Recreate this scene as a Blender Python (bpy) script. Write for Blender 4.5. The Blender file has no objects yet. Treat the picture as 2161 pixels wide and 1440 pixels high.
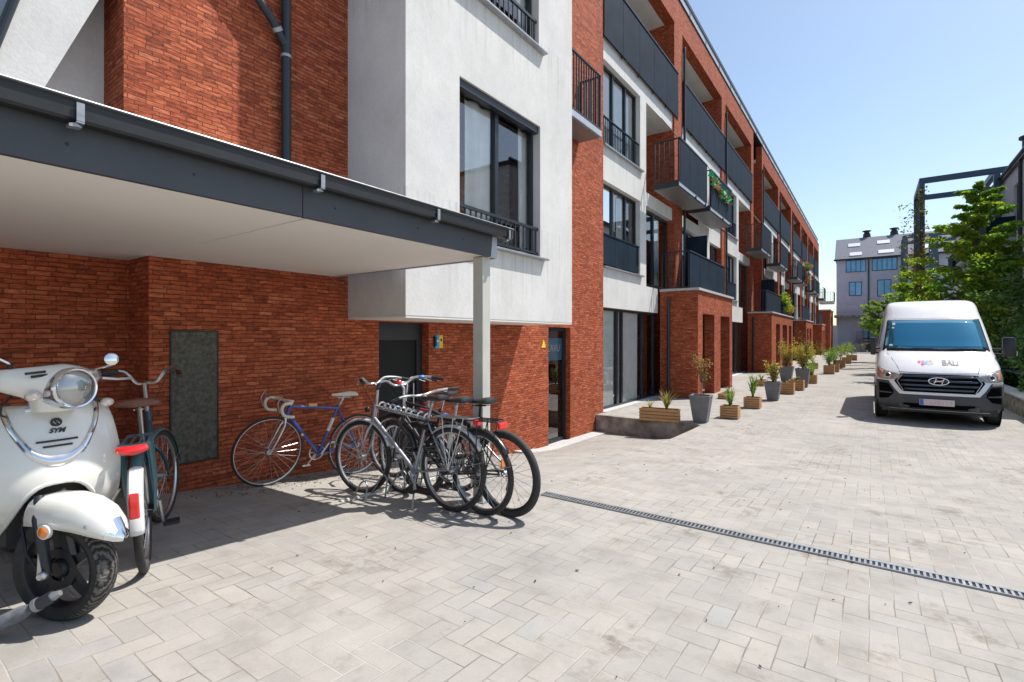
import bpy, bmesh, math, random
from mathutils import Vector, Matrix
R = math.radians
scene = bpy.context.scene
COL = scene.collection

# ------------------------------------------------------------------ camera
CAM_H = 1.4
TH = R(35.586)
cam_d = bpy.data.cameras.new('camera')
cam = bpy.data.objects.new('camera', cam_d); COL.objects.link(cam)
cam.location = (0, 0, CAM_H)
cam.rotation_euler = (R(90), 0, TH)
cam_d.sensor_width = 36; cam_d.lens = 36 * 1060 / 2161
cam_d.shift_y = -8 / 2161
cam_d.clip_start = 0.05; cam_d.clip_end = 2000
scene.camera = cam

# ------------------------------------------------------------------ world + sun
SUN = Vector((0.36, 0.46, 1.0)).normalized()
w = bpy.data.worlds.new('World'); scene.world = w; w.use_nodes = True
wn = w.node_tree.nodes; wl = w.node_tree.links
for n in list(wn): wn.remove(n)
out = wn.new('ShaderNodeOutputWorld'); bg = wn.new('ShaderNodeBackground'); sk = wn.new('ShaderNodeTexSky')
sk.sky_type = 'NISHITA'; sk.sun_disc = False
sk.sun_elevation = math.asin(SUN.z); sk.sun_rotation = math.atan2(SUN.x, SUN.y)
sk.altitude = 50; sk.air_density = 1.0; sk.dust_density = 1.0; sk.ozone_density = 2.0
bg.inputs['Strength'].default_value = 0.135
tn = wn.new('ShaderNodeMix'); tn.data_type = 'RGBA'; tn.blend_type = 'MULTIPLY'; tn.inputs[0].default_value = 1; tn.inputs[7].default_value = (1.04, 1.01, .93, 1)
wl.new(sk.outputs[0], tn.inputs[6]); wl.new(tn.outputs[2], bg.inputs[0]); wl.new(bg.outputs[0], out.inputs[0])
sd = bpy.data.lights.new('sun', 'SUN'); sd.energy = 4.4; sd.angle = R(0.5); sd.color = (1, 0.955, 0.90)
so = bpy.data.objects.new('sun', sd); COL.objects.link(so)
so.rotation_euler = SUN.to_track_quat('Z', 'Y').to_euler(); so.location = (10, 15, 40)
scene.view_settings.view_transform = 'Standard'; scene.view_settings.look = 'None'
scene.view_settings.gamma = 1; scene.view_settings.exposure = 0.55
scene.render.resolution_x = 1024; scene.render.resolution_y = 682
scene.cycles.max_bounces = 8; scene.cycles.transparent_max_bounces = 24

# ------------------------------------------------------------------ mesh helper
OFF = {}
class MB:
    def __init__(s): s.v = []; s.f = []; s.m = []; s.cm = 0
    def add(s, vs, fs):
        b = len(s.v); s.v += [tuple(p) for p in vs]
        for f in fs: s.f.append([i + b for i in f]); s.m.append(s.cm)
        return s
    def box(s, x0, x1, y0, y1, z0, z1, M=None):
        vs = [(x, y, z) for z in (z0, z1) for y in (y0, y1) for x in (x0, x1)]
        if M: vs = [M @ Vector(p) for p in vs]
        return s.add(vs, [(0,2,3,1),(4,5,7,6),(0,1,5,4),(2,6,7,3),(0,4,6,2),(1,3,7,5)])
    def poly(s, pts): return s.add(pts, [tuple(range(len(pts)))])
    def prism(s, pts, d):                       # closed polygon swept by vector d
        n = len(pts); d = Vector(d)
        vs = [Vector(p) for p in pts] + [Vector(p) + d for p in pts]
        return s.add(vs, [tuple(range(n))[::-1], tuple(range(n, 2*n))] + [(i, (i+1) % n, n+(i+1) % n, n+i) for i in range(n)])
    def tube(s, pts, r, n=8, caps=True, closed=False):
        P = [Vector(p) for p in pts]; k = len(P)
        rs = r if isinstance(r, (list, tuple)) else [r]*k
        prev = None; rings = []
        for i in range(k):
            if closed: t = P[(i+1) % k] - P[i-1]
            else: t = P[min(i+1, k-1)] - P[max(i-1, 0)]
            if t.length < 1e-9: t = Vector((0,0,1))
            t.normalize()
            if prev is None:
                a = Vector((0,0,1)) if abs(t.z) < .9 else Vector((1,0,0))
                u = t.cross(a).normalized()
            else:
                u = prev - t*prev.dot(t)
                u = u.normalized() if u.length > 1e-6 else t.orthogonal().normalized()
            prev = u; w_ = t.cross(u)
            rings.append([P[i] + (u*math.cos(2*math.pi*j/n) + w_*math.sin(2*math.pi*j/n))*rs[i] for j in range(n)])
        vs = [p for r_ in rings for p in r_]; fs = []
        for i in range(k if closed else k-1):
            a = i*n; b = ((i+1) % k)*n
            for j in range(n): fs.append((a+j, a+(j+1) % n, b+(j+1) % n, b+j))
        if caps and not closed: fs += [tuple(range(n))[::-1], tuple(range((k-1)*n, k*n))]
        return s.add(vs, fs)
    def lathe(s, prof, M=None, n=24, a0=0, a1=2*math.pi):    # prof: (r, h) about local z
        full = abs(a1-a0-2*math.pi) < 1e-6; m = n if full else n+1
        vs = []
        for r, h in prof:
            for j in range(m):
                a = a0 + (a1-a0)*j/n; vs.append(Vector((r*math.cos(a), r*math.sin(a), h)))
        if M: vs = [M @ p for p in vs]
        fs = []
        for i in range(len(prof)-1):
            for j in range(n):
                k = (j+1) % m; fs.append((i*m+j, i*m+k, (i+1)*m+k, (i+1)*m+j))
        return s.add(vs, fs)
    def grid(s, rows):                          # rows of equal-length point lists
        n = len(rows[0]); vs = [p for r_ in rows for p in r_]
        return s.add(vs, [(i*n+j, i*n+j+1, (i+1)*n+j+1, (i+1)*n+j) for i in range(len(rows)-1) for j in range(n-1)])
    def loft(s, rings, caps=True):              # closed rings
        n = len(rings[0]); vs = [p for r_ in rings for p in r_]
        fs = [(i*n+j, i*n+(j+1) % n, (i+1)*n+(j+1) % n, (i+1)*n+j) for i in range(len(rings)-1) for j in range(n)]
        if caps: fs += [tuple(range(n))[::-1], tuple(range((len(rings)-1)*n, len(rings)*n))]
        return s.add(vs, fs)
    def ball(s, c, r, n=12, M=None):
        rx, ry, rz = r if isinstance(r, (list, tuple)) else (r, r, r)
        rows = []
        for i in range(n//2+1):
            a = math.pi*i/(n//2)
            rows.append([Vector((c[0]+rx*math.sin(a)*math.cos(2*math.pi*j/n), c[1]+ry*math.sin(a)*math.sin(2*math.pi*j/n), c[2]+rz*math.cos(a))) for j in range(n)])
        if M: rows = [[M @ p for p in r_] for r_ in rows]
        return s.loft(rows, caps=False)
    def build(s, name, mats, parent=None, smooth=False, bevel=0, solid=0, auto=None, sub=0):
        off = OFF.get(parent.name, Vector()) if parent else Vector()
        me = bpy.data.meshes.new(name)
        me.from_pydata([(p[0]-off.x, p[1]-off.y, p[2]-off.z) for p in s.v], [], s.f)
        if not isinstance(mats, (list, tuple)): mats = [mats]
        for m in mats: me.materials.append(m)
        if len(mats) > 1: me.polygons.foreach_set('material_index', s.m)
        bm = bmesh.new(); bm.from_mesh(me); bmesh.ops.remove_doubles(bm, verts=bm.verts, dist=1e-5) if smooth else None
        if s.f and len(s.f) < 60000: bmesh.ops.recalc_face_normals(bm, faces=bm.faces)
        bm.to_mesh(me); bm.free()
        if smooth:
            me.polygons.foreach_set('use_smooth', [True]*len(me.polygons))
            try: me.set_sharp_from_angle(angle=R(auto or 40))
            except Exception: pass
        me.update()
        o = bpy.data.objects.new(name, me); COL.objects.link(o)
        if parent: o.parent = parent; OFF[o.name] = off
        if solid:
            md = o.modifiers.new('thickness', 'SOLIDIFY'); md.thickness = solid; md.offset = -1
        if sub:
            md = o.modifiers.new('smooth', 'SUBSURF'); md.levels = md.render_levels = sub
        if bevel:
            md = o.modifiers.new('edge', 'BEVEL'); md.width = bevel; md.segments = 2; md.limit_method = 'ANGLE'; md.angle_limit = R(40)
        return o
def B(*a): return MB().box(*a)

def thing(name, label, cat, loc=(0,0,0), rz=0, group=None, local=False):
    o = bpy.data.objects.new(name, None); COL.objects.link(o)
    o.empty_display_size = .2; o.location = loc; o.rotation_euler = (0, 0, rz)
    o['label'] = label; o['category'] = cat
    if group: o['group'] = group
    OFF[o.name] = Vector() if local else Vector(loc)
    return o
def tag(o, label, cat, group=None):
    o['label'] = label; o['category'] = cat
    if group: o['group'] = group
    return o
def struct(o): o['kind'] = 'structure'; return o
def copy_tree(o, parent=None):
    c = o.copy(); COL.objects.link(c); OFF[c.name] = OFF.get(o.name, Vector())
    if parent: c.parent = parent
    for ch in list(o.children): copy_tree(ch, c)
    return c
def text_part(name, body, size, m, parent, M, extrude=.002, align='CENTER', shear=0, bold=0):
    cu = bpy.data.curves.new('tmp', 'FONT'); cu.body = body; cu.size = size; cu.extrude = extrude
    cu.align_x = align; cu.align_y = 'CENTER'; cu.shear = shear; cu.offset = bold
    t = bpy.data.objects.new('tmp', cu); COL.objects.link(t)
    dg = bpy.context.evaluated_depsgraph_get(); dg.update()
    me = bpy.data.meshes.new_from_object(t.evaluated_get(dg)); me.name = name
    bpy.data.objects.remove(t); bpy.data.curves.remove(cu)
    off = OFF.get(parent.name, Vector())
    me.transform(Matrix.Translation(-off) @ M); me.materials.clear(); me.materials.append(m)
    o = bpy.data.objects.new(name, me); COL.objects.link(o); o.parent = parent; OFF[o.name] = off
    return o

# ------------------------------------------------------------------ materials
def newmat(name):
    m = bpy.data.materials.new(name); m.use_nodes = True
    nt = m.node_tree; p = nt.nodes['Principled BSDF']; return m, nt, p
def nd(nt, t, **k):
    n = nt.nodes.new(t)
    for a, b in k.items(): setattr(n, a, b)
    return n
def mth(nt, op, a, b=None, c=None, clamp=False):
    n = nt.nodes.new('ShaderNodeMath'); n.operation = op; n.use_clamp = clamp
    for i, x in enumerate((a, b, c)):
        if x is None: continue
        if isinstance(x, (int, float)): n.inputs[i].default_value = x
        else: nt.links.new(x, n.inputs[i])
    return n.outputs[0]
def mixc(nt, f, a, b, typ='MIX'):
    n = nt.nodes.new('ShaderNodeMix'); n.data_type = 'RGBA'; n.blend_type = typ
    for s_, x in ((0, f), (6, a), (7, b)):
        if isinstance(x, (int, float)): n.inputs[s_].default_value = x
        elif isinstance(x, tuple): n.inputs[s_].default_value = (*x, 1)
        else: nt.links.new(x, n.inputs[s_])
    return n.outputs[2]
def ramp(nt, f, stops):
    n = nt.nodes.new('ShaderNodeValToRGB'); e = n.color_ramp.elements
    while len(e) < len(stops): e.new(.5)
    for el, (p, c) in zip(e, stops):
        el.position = p; el.color = (*c, 1) if isinstance(c, tuple) else (c, c, c, 1)
    nt.links.new(f, n.inputs[0]); return n.outputs[0]
def noise(nt, vec, scale, detail=4, rough=.55, out=0, dist=0):
    n = nt.nodes.new('ShaderNodeTexNoise'); n.inputs['Scale'].default_value = scale
    n.inputs['Detail'].default_value = detail; n.inputs['Roughness'].default_value = rough; n.inputs['Distortion'].default_value = dist
    if vec is not None: nt.links.new(vec, n.inputs['Vector'])
    return n.outputs[out]
def bump(nt, p, h, strength, dist=.01):
    b = nt.nodes.new('ShaderNodeBump'); b.inputs['Strength'].default_value = strength; b.inputs['Distance'].default_value = dist
    nt.links.new(h, b.inputs['Height']); nt.links.new(b.outputs[0], p.inputs['Normal'])
def pos(nt): return nt.nodes.new('ShaderNodeNewGeometry').outputs['Position']
def objc(nt): return nt.nodes.new('ShaderNodeTexCoord').outputs['Object']

def simple(name, c, rough=.5, metal=0, var=.12, scale=6, bmp=0, bscale=60, coat=0, spec=.5, wear=None):
    m, nt, p = newmat(name); v = objc(nt)
    n = noise(nt, v, scale, 5)
    lo = tuple(x*(1-var) for x in c); hi = tuple(min(1, x*(1+var)) for x in c)
    col = ramp(nt, n, [(.3, lo), (.7, hi)])
    nt.links.new(col, p.inputs['Base Color'])
    r_ = mth(nt, 'MULTIPLY_ADD', n, .2*rough, rough*.9); nt.links.new(r_, p.inputs['Roughness'])
    p.inputs['Metallic'].default_value = metal; p.inputs['Specular IOR Level'].default_value = spec
    p.inputs['Coat Weight'].default_value = coat; p.inputs['Coat Roughness'].default_value = .08
    if bmp: bump(nt, p, noise(nt, v, bscale, 4), bmp, .004)
    return m

def wall_uv(nt):
    g = nt.nodes.new('ShaderNodeNewGeometry'); sp = nt.nodes.new('ShaderNodeSeparateXYZ'); nt.links.new(g.outputs['Position'], sp.inputs[0])
    sn = nt.nodes.new('ShaderNodeSeparateXYZ'); nt.links.new(g.outputs['True Normal'], sn.inputs[0])
    isx = mth(nt, 'GREATER_THAN', mth(nt, 'ABSOLUTE', sn.outputs[0]), .6)
    a = mth(nt, 'ADD', mth(nt, 'MULTIPLY', sp.outputs[1], isx), mth(nt, 'MULTIPLY', sp.outputs[0], mth(nt, 'SUBTRACT', 1, isx)))
    isz = mth(nt, 'GREATER_THAN', mth(nt, 'ABSOLUTE', sn.outputs[2]), .7); inv = mth(nt, 'SUBTRACT', 1, isz)
    a = mth(nt, 'ADD', mth(nt, 'MULTIPLY', a, inv), mth(nt, 'MULTIPLY', sp.outputs[1], isz)); b = mth(nt, 'ADD', mth(nt, 'MULTIPLY', sp.outputs[2], inv), mth(nt, 'MULTIPLY', sp.outputs[0], isz))
    cb = nt.nodes.new('ShaderNodeCombineXYZ'); nt.links.new(a, cb.inputs[0]); nt.links.new(b, cb.inputs[1])
    return cb.outputs[0], g.outputs['Position']

def brick_mat(name='brick', lift=1.0):
    m, nt, p = newmat(name); uv, P = wall_uv(nt)
    # slightly wavy courses, as hand-made bricks lie
    wob = noise(nt, P, 3.5, 3); wv = nt.nodes.new('ShaderNodeVectorMath'); wv.operation = 'MULTIPLY_ADD'
    nt.links.new(noise(nt, P, 9, 2, out=1), wv.inputs[0]); wv.inputs[1].default_value = (.012, .020, 0); nt.links.new(uv, wv.inputs[2])
    br = nt.nodes.new('ShaderNodeTexBrick'); nt.links.new(wv.outputs[0], br.inputs['Vector'])
    br.inputs['Scale'].default_value = 1; br.inputs['Brick Width'].default_value = .135; br.inputs['Row Height'].default_value = .040
    br.inputs['Mortar Size'].default_value = .0035; br.inputs['Mortar Smooth'].default_value = .35; br.inputs['Bias'].default_value = -.1
    br.offset = .37; br.offset_frequency = 2; br.squash = 1.15; br.squash_frequency = 3
    br.inputs['Color1'].default_value = (0, 0, 0, 1); br.inputs['Color2'].default_value = (1, 1, 1, 1); br.inputs['Mortar'].default_value = (.5, .5, .5, 1)
    sep = nt.nodes.new('ShaderNodeSeparateColor'); nt.links.new(br.outputs['Color'], sep.inputs[0])
    k = lift
    c = ramp(nt, sep.outputs[0], [(0, (.27*k, .063*k, .028*k)), (.15, (.36*k, .082*k, .035*k)), (.55, (.42*k, .102*k, .043*k)), (.85, (.48*k, .135*k, .062*k)), (1, (.58*k, .21*k, .12*k))])
    st = nt.nodes.new('ShaderNodeMapping'); st.inputs['Scale'].default_value = (13, 36, 1); nt.links.new(uv, st.inputs[0])
    n1 = noise(nt, st.outputs[0], 1, 4); c = mixc(nt, .85, c, ramp(nt, n1, [(.28, (.42, .36, .38)), (.46, (.88, .84, .82)), (.72, (1.4, 1.42, 1.4))]), 'MULTIPLY')
    n2 = noise(nt, P, 1.1, 4); c = mixc(nt, .5, c, ramp(nt, n2, [(.3, (.72, .7, .72)), (.7, (1.2, 1.18, 1.15))]), 'MULTIPLY')
    c = mixc(nt, mth(nt, 'MULTIPLY', br.outputs['Fac'], .8), c, (.085, .028, .018))
    # pale efflorescence flecks
    n3 = noise(nt, st.outputs[0], 2.2, 3, .7); c = mixc(nt, ramp(nt, n3, [(.60, 0.0), (.72, .55)]), c, (.62, .30, .20))
    nt.links.new(c, p.inputs['Base Color']); p.inputs['Roughness'].default_value = .82; p.inputs['Specular IOR Level'].default_value = .25
    h = mth(nt, 'ADD', mth(nt, 'MULTIPLY', br.outputs['Fac'], -1.0), mth(nt, 'ADD', mth(nt, 'MULTIPLY', n1, .9), mth(nt, 'MULTIPLY', sep.outputs[0], .5)))
    bump(nt, p, h, .9, .012); return m

def stucco_mat(name, c=(.66, .65, .63), bm=.35, sills=(2.57, 5.73, 3.05, 5.94, 8.5)):
    m, nt, p = newmat(name); P = pos(nt)
    n = noise(nt, P, 1.2, 6, .6); n2 = noise(nt, P, 38, 4, .6)
    mp = nt.nodes.new('ShaderNodeMapping'); mp.inputs['Scale'].default_value = (2.2, 2.2, 1.1); nt.links.new(P, mp.inputs[0])
    n3 = noise(nt, mp.outputs[0], 1, 7, .7, 0, 1.2)
    col = ramp(nt, n, [(.3, tuple(x*.90 for x in c)), (.7, tuple(min(1, x*1.05) for x in c))])
    col = mixc(nt, .55, col, ramp(nt, n3, [(.34, (.86, .855, .84)), (.55, (1, 1, 1))]), 'MULTIPLY')
    col = mixc(nt, .5, col, ramp(nt, n2, [(.3, (.86, .86, .86)), (.7, (1.05, 1.05, 1.05))]), 'MULTIPLY')
    sx = nt.nodes.new('ShaderNodeSeparateXYZ'); nt.links.new(P, sx.inputs[0])
    ms = nt.nodes.new('ShaderNodeMapping'); ms.inputs['Scale'].default_value = (16, 16, .35); nt.links.new(P, ms.inputs[0])
    run = ramp(nt, noise(nt, ms.outputs[0], 1, 4, .6), [(.50, 0.0), (.66, 1.0)])
    msk = 0
    for z_ in sills:
        dz = mth(nt, 'SUBTRACT', z_, sx.outputs[2]); q = mth(nt, 'MULTIPLY', mth(nt, 'GREATER_THAN', dz, 0), mth(nt, 'SUBTRACT', 1, mth(nt, 'DIVIDE', dz, .8), clamp=True)); msk = mth(nt, 'MAXIMUM', msk, q)
    if sills: col = mixc(nt, mth(nt, 'MULTIPLY', mth(nt, 'MULTIPLY', run, msk), .38), col, (.30, .29, .27))
    nt.links.new(col, p.inputs['Base Color']); p.inputs['Roughness'].default_value = .9; p.inputs['Specular IOR Level'].default_value = .2
    bump(nt, p, n2, bm, .006); return m

def paver_mat():
    m, nt, p = newmat('herringbone_pavers'); g = nt.nodes.new('ShaderNodeNewGeometry')
    P = g.outputs['Position']
    wv = nt.nodes.new('ShaderNodeVectorMath'); wv.operation = 'MULTIPLY_ADD'
    nt.links.new(noise(nt, P, 2.3, 2, out=1), wv.inputs[0]); wv.inputs[1].default_value = (.02, .02, 0); nt.links.new(P, wv.inputs[2])
    sc = nt.nodes.new('ShaderNodeVectorMath'); sc.operation = 'SCALE'; sc.inputs['Scale'].default_value = 1/.112; nt.links.new(wv.outputs[0], sc.inputs[0])
    sp = nt.nodes.new('ShaderNodeSeparateXYZ'); nt.links.new(sc.outputs[0], sp.inputs[0])
    x, y = sp.outputs[0], sp.outputs[1]
    i = mth(nt, 'FLOOR', x); j = mth(nt, 'FLOOR', y); fx = mth(nt, 'SUBTRACT', x, i); fy = mth(nt, 'SUBTRACT', y, j)
    k = mth(nt, 'FLOORED_MODULO', mth(nt, 'SUBTRACT', i, j), 4)
    eq = lambda v: mth(nt, 'COMPARE', k, v, .1)
    e0, e1, e2, e3 = eq(0), eq(1), eq(2), eq(3)
    big = 5.0
    def d(v, open_): return mth(nt, 'ADD', v, mth(nt, 'MULTIPLY', open_, big))
    dl = d(fx, e1); dr = d(mth(nt, 'SUBTRACT', 1, fx), e0); db = d(fy, e2); dt = d(mth(nt, 'SUBTRACT', 1, fy), e3)
    dist = mth(nt, 'MINIMUM', mth(nt, 'MINIMUM', dl, dr), mth(nt, 'MINIMUM', db, dt))
    ci = mth(nt, 'SUBTRACT', i, e1); cj = mth(nt, 'SUBTRACT', j, e2)
    cb = nt.nodes.new('ShaderNodeCombineXYZ'); nt.links.new(ci, cb.inputs[0]); nt.links.new(cj, cb.inputs[1])
    wn_ = nt.nodes.new('ShaderNodeTexWhiteNoise'); nt.links.new(cb.outputs[0], wn_.inputs['Vector'])
    base = ramp(nt, wn_.outputs['Value'], [(0, (.306, .294, .274)), (.3, (.322, .307, .283)), (.6, (.333, .317, .292)), (.85, (.346, .325, .296)), (1, (.318, .309, .294))])
    grain = noise(nt, P, 260, 3, .7); base = mixc(nt, .5, base, ramp(nt, grain, [(.3, (.70, .70, .70)), (.7, (1.22, 1.22, 1.22))]), 'MULTIPLY')
    big_n = noise(nt, P, .55, 5, .6); base = mixc(nt, .7, base, ramp(nt, big_n, [(.3, (.86, .86, .88)), (.7, (1.1, 1.09, 1.06))]), 'MULTIPLY')
    med = noise(nt, P, 3.2, 6, .65); base = mixc(nt, .7, base, ramp(nt, med, [(.3, (.74, .73, .71)), (.48, (.97, .97, .97)), (.7, (1.12, 1.12, 1.11))]), 'MULTIPLY')
    # dirty stains in patches
    stn = mth(nt, 'MULTIPLY', ramp(nt, noise(nt, P, 1.7, 6, .7), [(.53, 0.0), (.66, 1.0)]), ramp(nt, noise(nt, P, 9, 5, .7), [(.45, 0.0), (.60, .8)]))
    base = mixc(nt, stn, base, (.16, .14, .11))
    joint = ramp(nt, dist, [(.010, 1.0), (.038, 0.0)])
    jn = noise(nt, P, 1.3, 4, .7)
    jcol = ramp(nt, jn, [(.38, (.13, .115, .09)), (.50, (.26, .24, .21)), (.62, (.42, .40, .36))])
    jw = mth(nt, 'MULTIPLY', joint, ramp(nt, noise(nt, P, 5, 4, .7), [(.3, .3), (.6, 1.0)]))
    base = mixc(nt, jw, base, jcol)
    nt.links.new(base, p.inputs['Base Color']); p.inputs['Roughness'].default_value = .88; p.inputs['Specular IOR Level'].default_value = .25
    h = mth(nt, 'ADD', mth(nt, 'MULTIPLY', joint, -1), mth(nt, 'ADD', mth(nt, 'MULTIPLY', wn_.outputs['Value'], .35), mth(nt, 'MULTIPLY', grain, .25)))
    bump(nt, p, h, .55, .005); return m

def glass_mat(name, tint=(.75, .82, .85), refl=.10, ior=1.55, rough=.01):
    m, nt, p = newmat(name); nt.nodes.remove(p); o = nt.nodes['Material Output']
    fr = nt.nodes.new('ShaderNodeFresnel'); fr.inputs[0].default_value = ior
    f = mth(nt, 'ADD', fr.outputs[0], refl, clamp=True)
    gl = nt.nodes.new('ShaderNodeBsdfGlossy'); gl.inputs['Roughness'].default_value = rough
    bp = nt.nodes.new('ShaderNodeBump'); bp.inputs['Strength'].default_value = .03; bp.inputs['Distance'].default_value = .02
    nt.links.new(noise(nt, pos(nt), 1.6, 2), bp.inputs['Height']); nt.links.new(bp.outputs[0], gl.inputs['Normal'])
    tr = nt.nodes.new('ShaderNodeBsdfTransparent'); tr.inputs[0].default_value = (*tint, 1)
    mx = nt.nodes.new('ShaderNodeMixShader'); nt.links.new(f, mx.inputs[0]); nt.links.new(tr.outputs[0], mx.inputs[1]); nt.links.new(gl.outputs[0], mx.inputs[2])
    nt.links.new(mx.outputs[0], o.inputs[0]); return m

def leaf_mat(name, c1, c2, trans=.35):
    m, nt, p = newmat(name); g = nt.nodes.new('ShaderNodeNewGeometry')
    c = ramp(nt, g.outputs['Random Per Island'], [(0, c1), (.55, tuple((a+b)/2 for a, b in zip(c1, c2))), (1, c2)])
    n = noise(nt, g.outputs['Position'], 1.3, 3); c = mixc(nt, .6, c, ramp(nt, n, [(.3, (.7, .75, .7)), (.7, (1.25, 1.2, 1.1))]), 'MULTIPLY')
    nt.links.new(c, p.inputs['Base Color']); p.inputs['Roughness'].default_value = .5
    t = nt.nodes.new('ShaderNodeBsdfTranslucent'); nt.links.new(mixc(nt, 1, c, (1.3, 1.35, .5), 'MULTIPLY'), t.inputs[0])
    mx = nt.nodes.new('ShaderNodeMixShader'); mx.inputs[0].default_value = trans
    o = nt.nodes['Material Output']; nt.links.new(p.outputs[0], mx.inputs[1]); nt.links.new(t.outputs[0], mx.inputs[2]); nt.links.new(mx.outputs[0], o.inputs[0])
    return m

def wood_mat(name, c):
    m, nt, p = newmat(name); v = objc(nt)
    mp = nt.nodes.new('ShaderNodeMapping'); mp.inputs['Scale'].default_value = (3, 3, 40); nt.links.new(v, mp.inputs[0])
    n = noise(nt, mp.outputs[0], 2, 5, .6)
    nt.links.new(ramp(nt, n, [(.3, tuple(x*.6 for x in c)), (.5, c), (.75, tuple(x*1.35 for x in c))]), p.inputs['Base Color'])
    p.inputs['Roughness'].default_value = .7; bump(nt, p, n, .3, .004); return m

M = {}
M['brick'] = brick_mat()
M['stucco'] = stucco_mat('white_stucco')
M['stucco_grey'] = stucco_mat('grey_stucco', (.50, .52, .62), .2, ())
M['stucco_soffit'] = simple('cream_soffit', (.80, .765, .71), .8, var=.03, scale=1)
M['paver'] = paver_mat()
M['concrete'] = simple('concrete', (.26, .235, .20), .9, var=.6, scale=3.5, bmp=.5, bscale=40)
M['bluestone'] = simple('blue_stone', (.42, .42, .41), .8, var=.12, scale=12, bmp=.1)
M['anthracite'] = simple('anthracite_metal', (.020, .026, .034), .42, .0, var=.12, scale=3, spec=.5)
M['fascia'] = simple('anthracite_fascia', (.050, .054, .064), .5, .0, var=.14, scale=2.5)
M['gutter'] = simple('dark_gutter', (.012, .013, .016), .45, var=.15)
M['zinc'] = simple('zinc', (.34, .35, .37), .45, .5, var=.15)
M['galv'] = simple('galvanised_steel', (.30, .315, .33), .45, .6, var=.18, scale=14)
M['post'] = simple('painted_post', (.50, .49, .44), .45, var=.06)
M['frame'] = simple('window_frame', (.014, .020, .027), .35, var=.08)
M['mesh_panel'] = simple('dark_blue_panel', (.010, .021, .036), .7, var=.3, scale=2, spec=.12)
M['soffit_metal'] = simple('balcony_soffit', (.20, .20, .20), .45, .3, var=.15)
M['slab_edge'] = simple('slab_edge', (.40, .43, .48), .5, .2, var=.12)
M['glass'] = glass_mat('window_glass', (.98, 1.0, 1.0), .14)
M['glass_s'] = glass_mat('window_glass_tinted', (.45, .55, .6), .16)
M['glass_van'] = glass_mat('windshield_glass', (.22, .34, .42), .20, 1.7)
M['room'] = simple('room_dark', (.10, .10, .105), .9)
M['curtain'] = simple('curtain', (.95, .95, .93), .9, var=.06)
M['blind_sheen'] = simple('pale_blind_sheen', (.74, .73, .69), .9, var=.05)
M['door'] = simple('dark_door', (.008, .009, .010), .5, var=.12, spec=.25)
M['blue_steel'] = simple('blue_grey_steel', (.040, .075, .125), .45, var=.12)
M['roof'] = simple('slate_roof', (.15, .16, .20), .75, var=.3, scale=9)
M['white'] = simple('white_metal', (.68, .68, .68), .4, var=.04)
M['black'] = simple('black_plastic', (.016, .016, .018), .45, var=.15)
M['rubber'] = simple('rubber', (.030, .029, .028), .75, var=.3, scale=30, bmp=.3, bscale=120)
M['chrome'] = simple('chrome', (.75, .76, .78), .12, 1, var=.04)
M['alu'] = simple('aluminium', (.55, .56, .58), .3, .9, var=.1)
M['red'] = simple('red_lens', (.75, .012, .012), .25, var=.1, coat=1)
M['orange'] = simple('orange_lens', (.85, .22, .01), .25, var=.1, coat=1)
M['soil'] = simple('soil', (.045, .03, .02), .95, var=.4, scale=40, bmp=.6)
M['wood'] = wood_mat('planter_wood', (.44, .24, .10))
M['bark'] = wood_mat('bark', (.12, .09, .06))
M['pot'] = simple('grey_pot', (.15, .155, .165), .6, var=.15)
# ------------------------------------------------------------------ ground
def interp(t, T):
    if t <= T[0][0]: return T[0][1]
    for (a, b), (c, d) in zip(T, T[1:]):
        if t <= c: return b + (d-b)*(t-a)/(c-a)
    return T[-1][1]
XW, XE, YS = -5.13, -2.8, 10.5
road = lambda y: interp(y, [(-3, .25), (0, .15), (1, .08), (2.4, .0), (4, -.07), (8.6, -.345), (10, -.373)])
wallp = lambda y: interp(y, [(-3, .25), (0, .17), (.7, .10), (1.87, 0), (2.46, -.06), (3.48, -.144), (8.1, -.77), (10.5, -.77)])
edge = lambda y: interp(y, [(8.65, -.345), (10.5, -.75)]) if y > 8.65 else road(y)
def gz(x, y):
    if y > YS: return -.373
    if x >= XE: return road(y)
    t = min(1, (x-XE)/(XW-XE)); return edge(y)*(1-t) + wallp(y)*t
def frange(a, b, n): return [a + (b-a)*i/n for i in range(n+1)]
g = MB()
ys = [-40, -8] + frange(-3, 1.5, 4) + frange(1.8, YS, 30)
xs_l = [-40, -9, -6] + frange(XW, XE, 9)
g.grid([[(x, y, gz(min(x, XE-1e-4), y)) for x in xs_l] for y in ys])
g.grid([[(x, y, road(y)) for x in (XE, -1, 1, 4, 12, 60)] for y in ys])
g.grid([[(x, y, -.373) for x in (-60, XW, XE, 0, 6, 60)] for y in (YS, 20, 45, 90, 140)])
g.grid([[(XE, y, z) for y in frange(8.65, YS, 6)] for z in (0, 0)]) if False else None
for a, b in zip(frange(8.65, YS, 6), frange(8.65, YS, 6)[1:]):
    g.poly([(XE, a, road(a)), (XE, b, road(b)), (XE, b, edge(b)), (XE, a, edge(a))])
struct(g.build('ground', M['paver']))
far = MB(); far.grid([[(x, y, -.42) for x in (-900, 900)] for y in (-900, 1200)])
m, nt, p = newmat('far_ground'); p.inputs['Base Color'].default_value = (.12, .13, .08, 1); p.inputs['Roughness'].default_value = 1
struct(MB().grid([[(x, y, -1.2) for x in (-900, 0, 900)] for y in (-900, 0, 1200)]).build('terrain', m))

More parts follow.
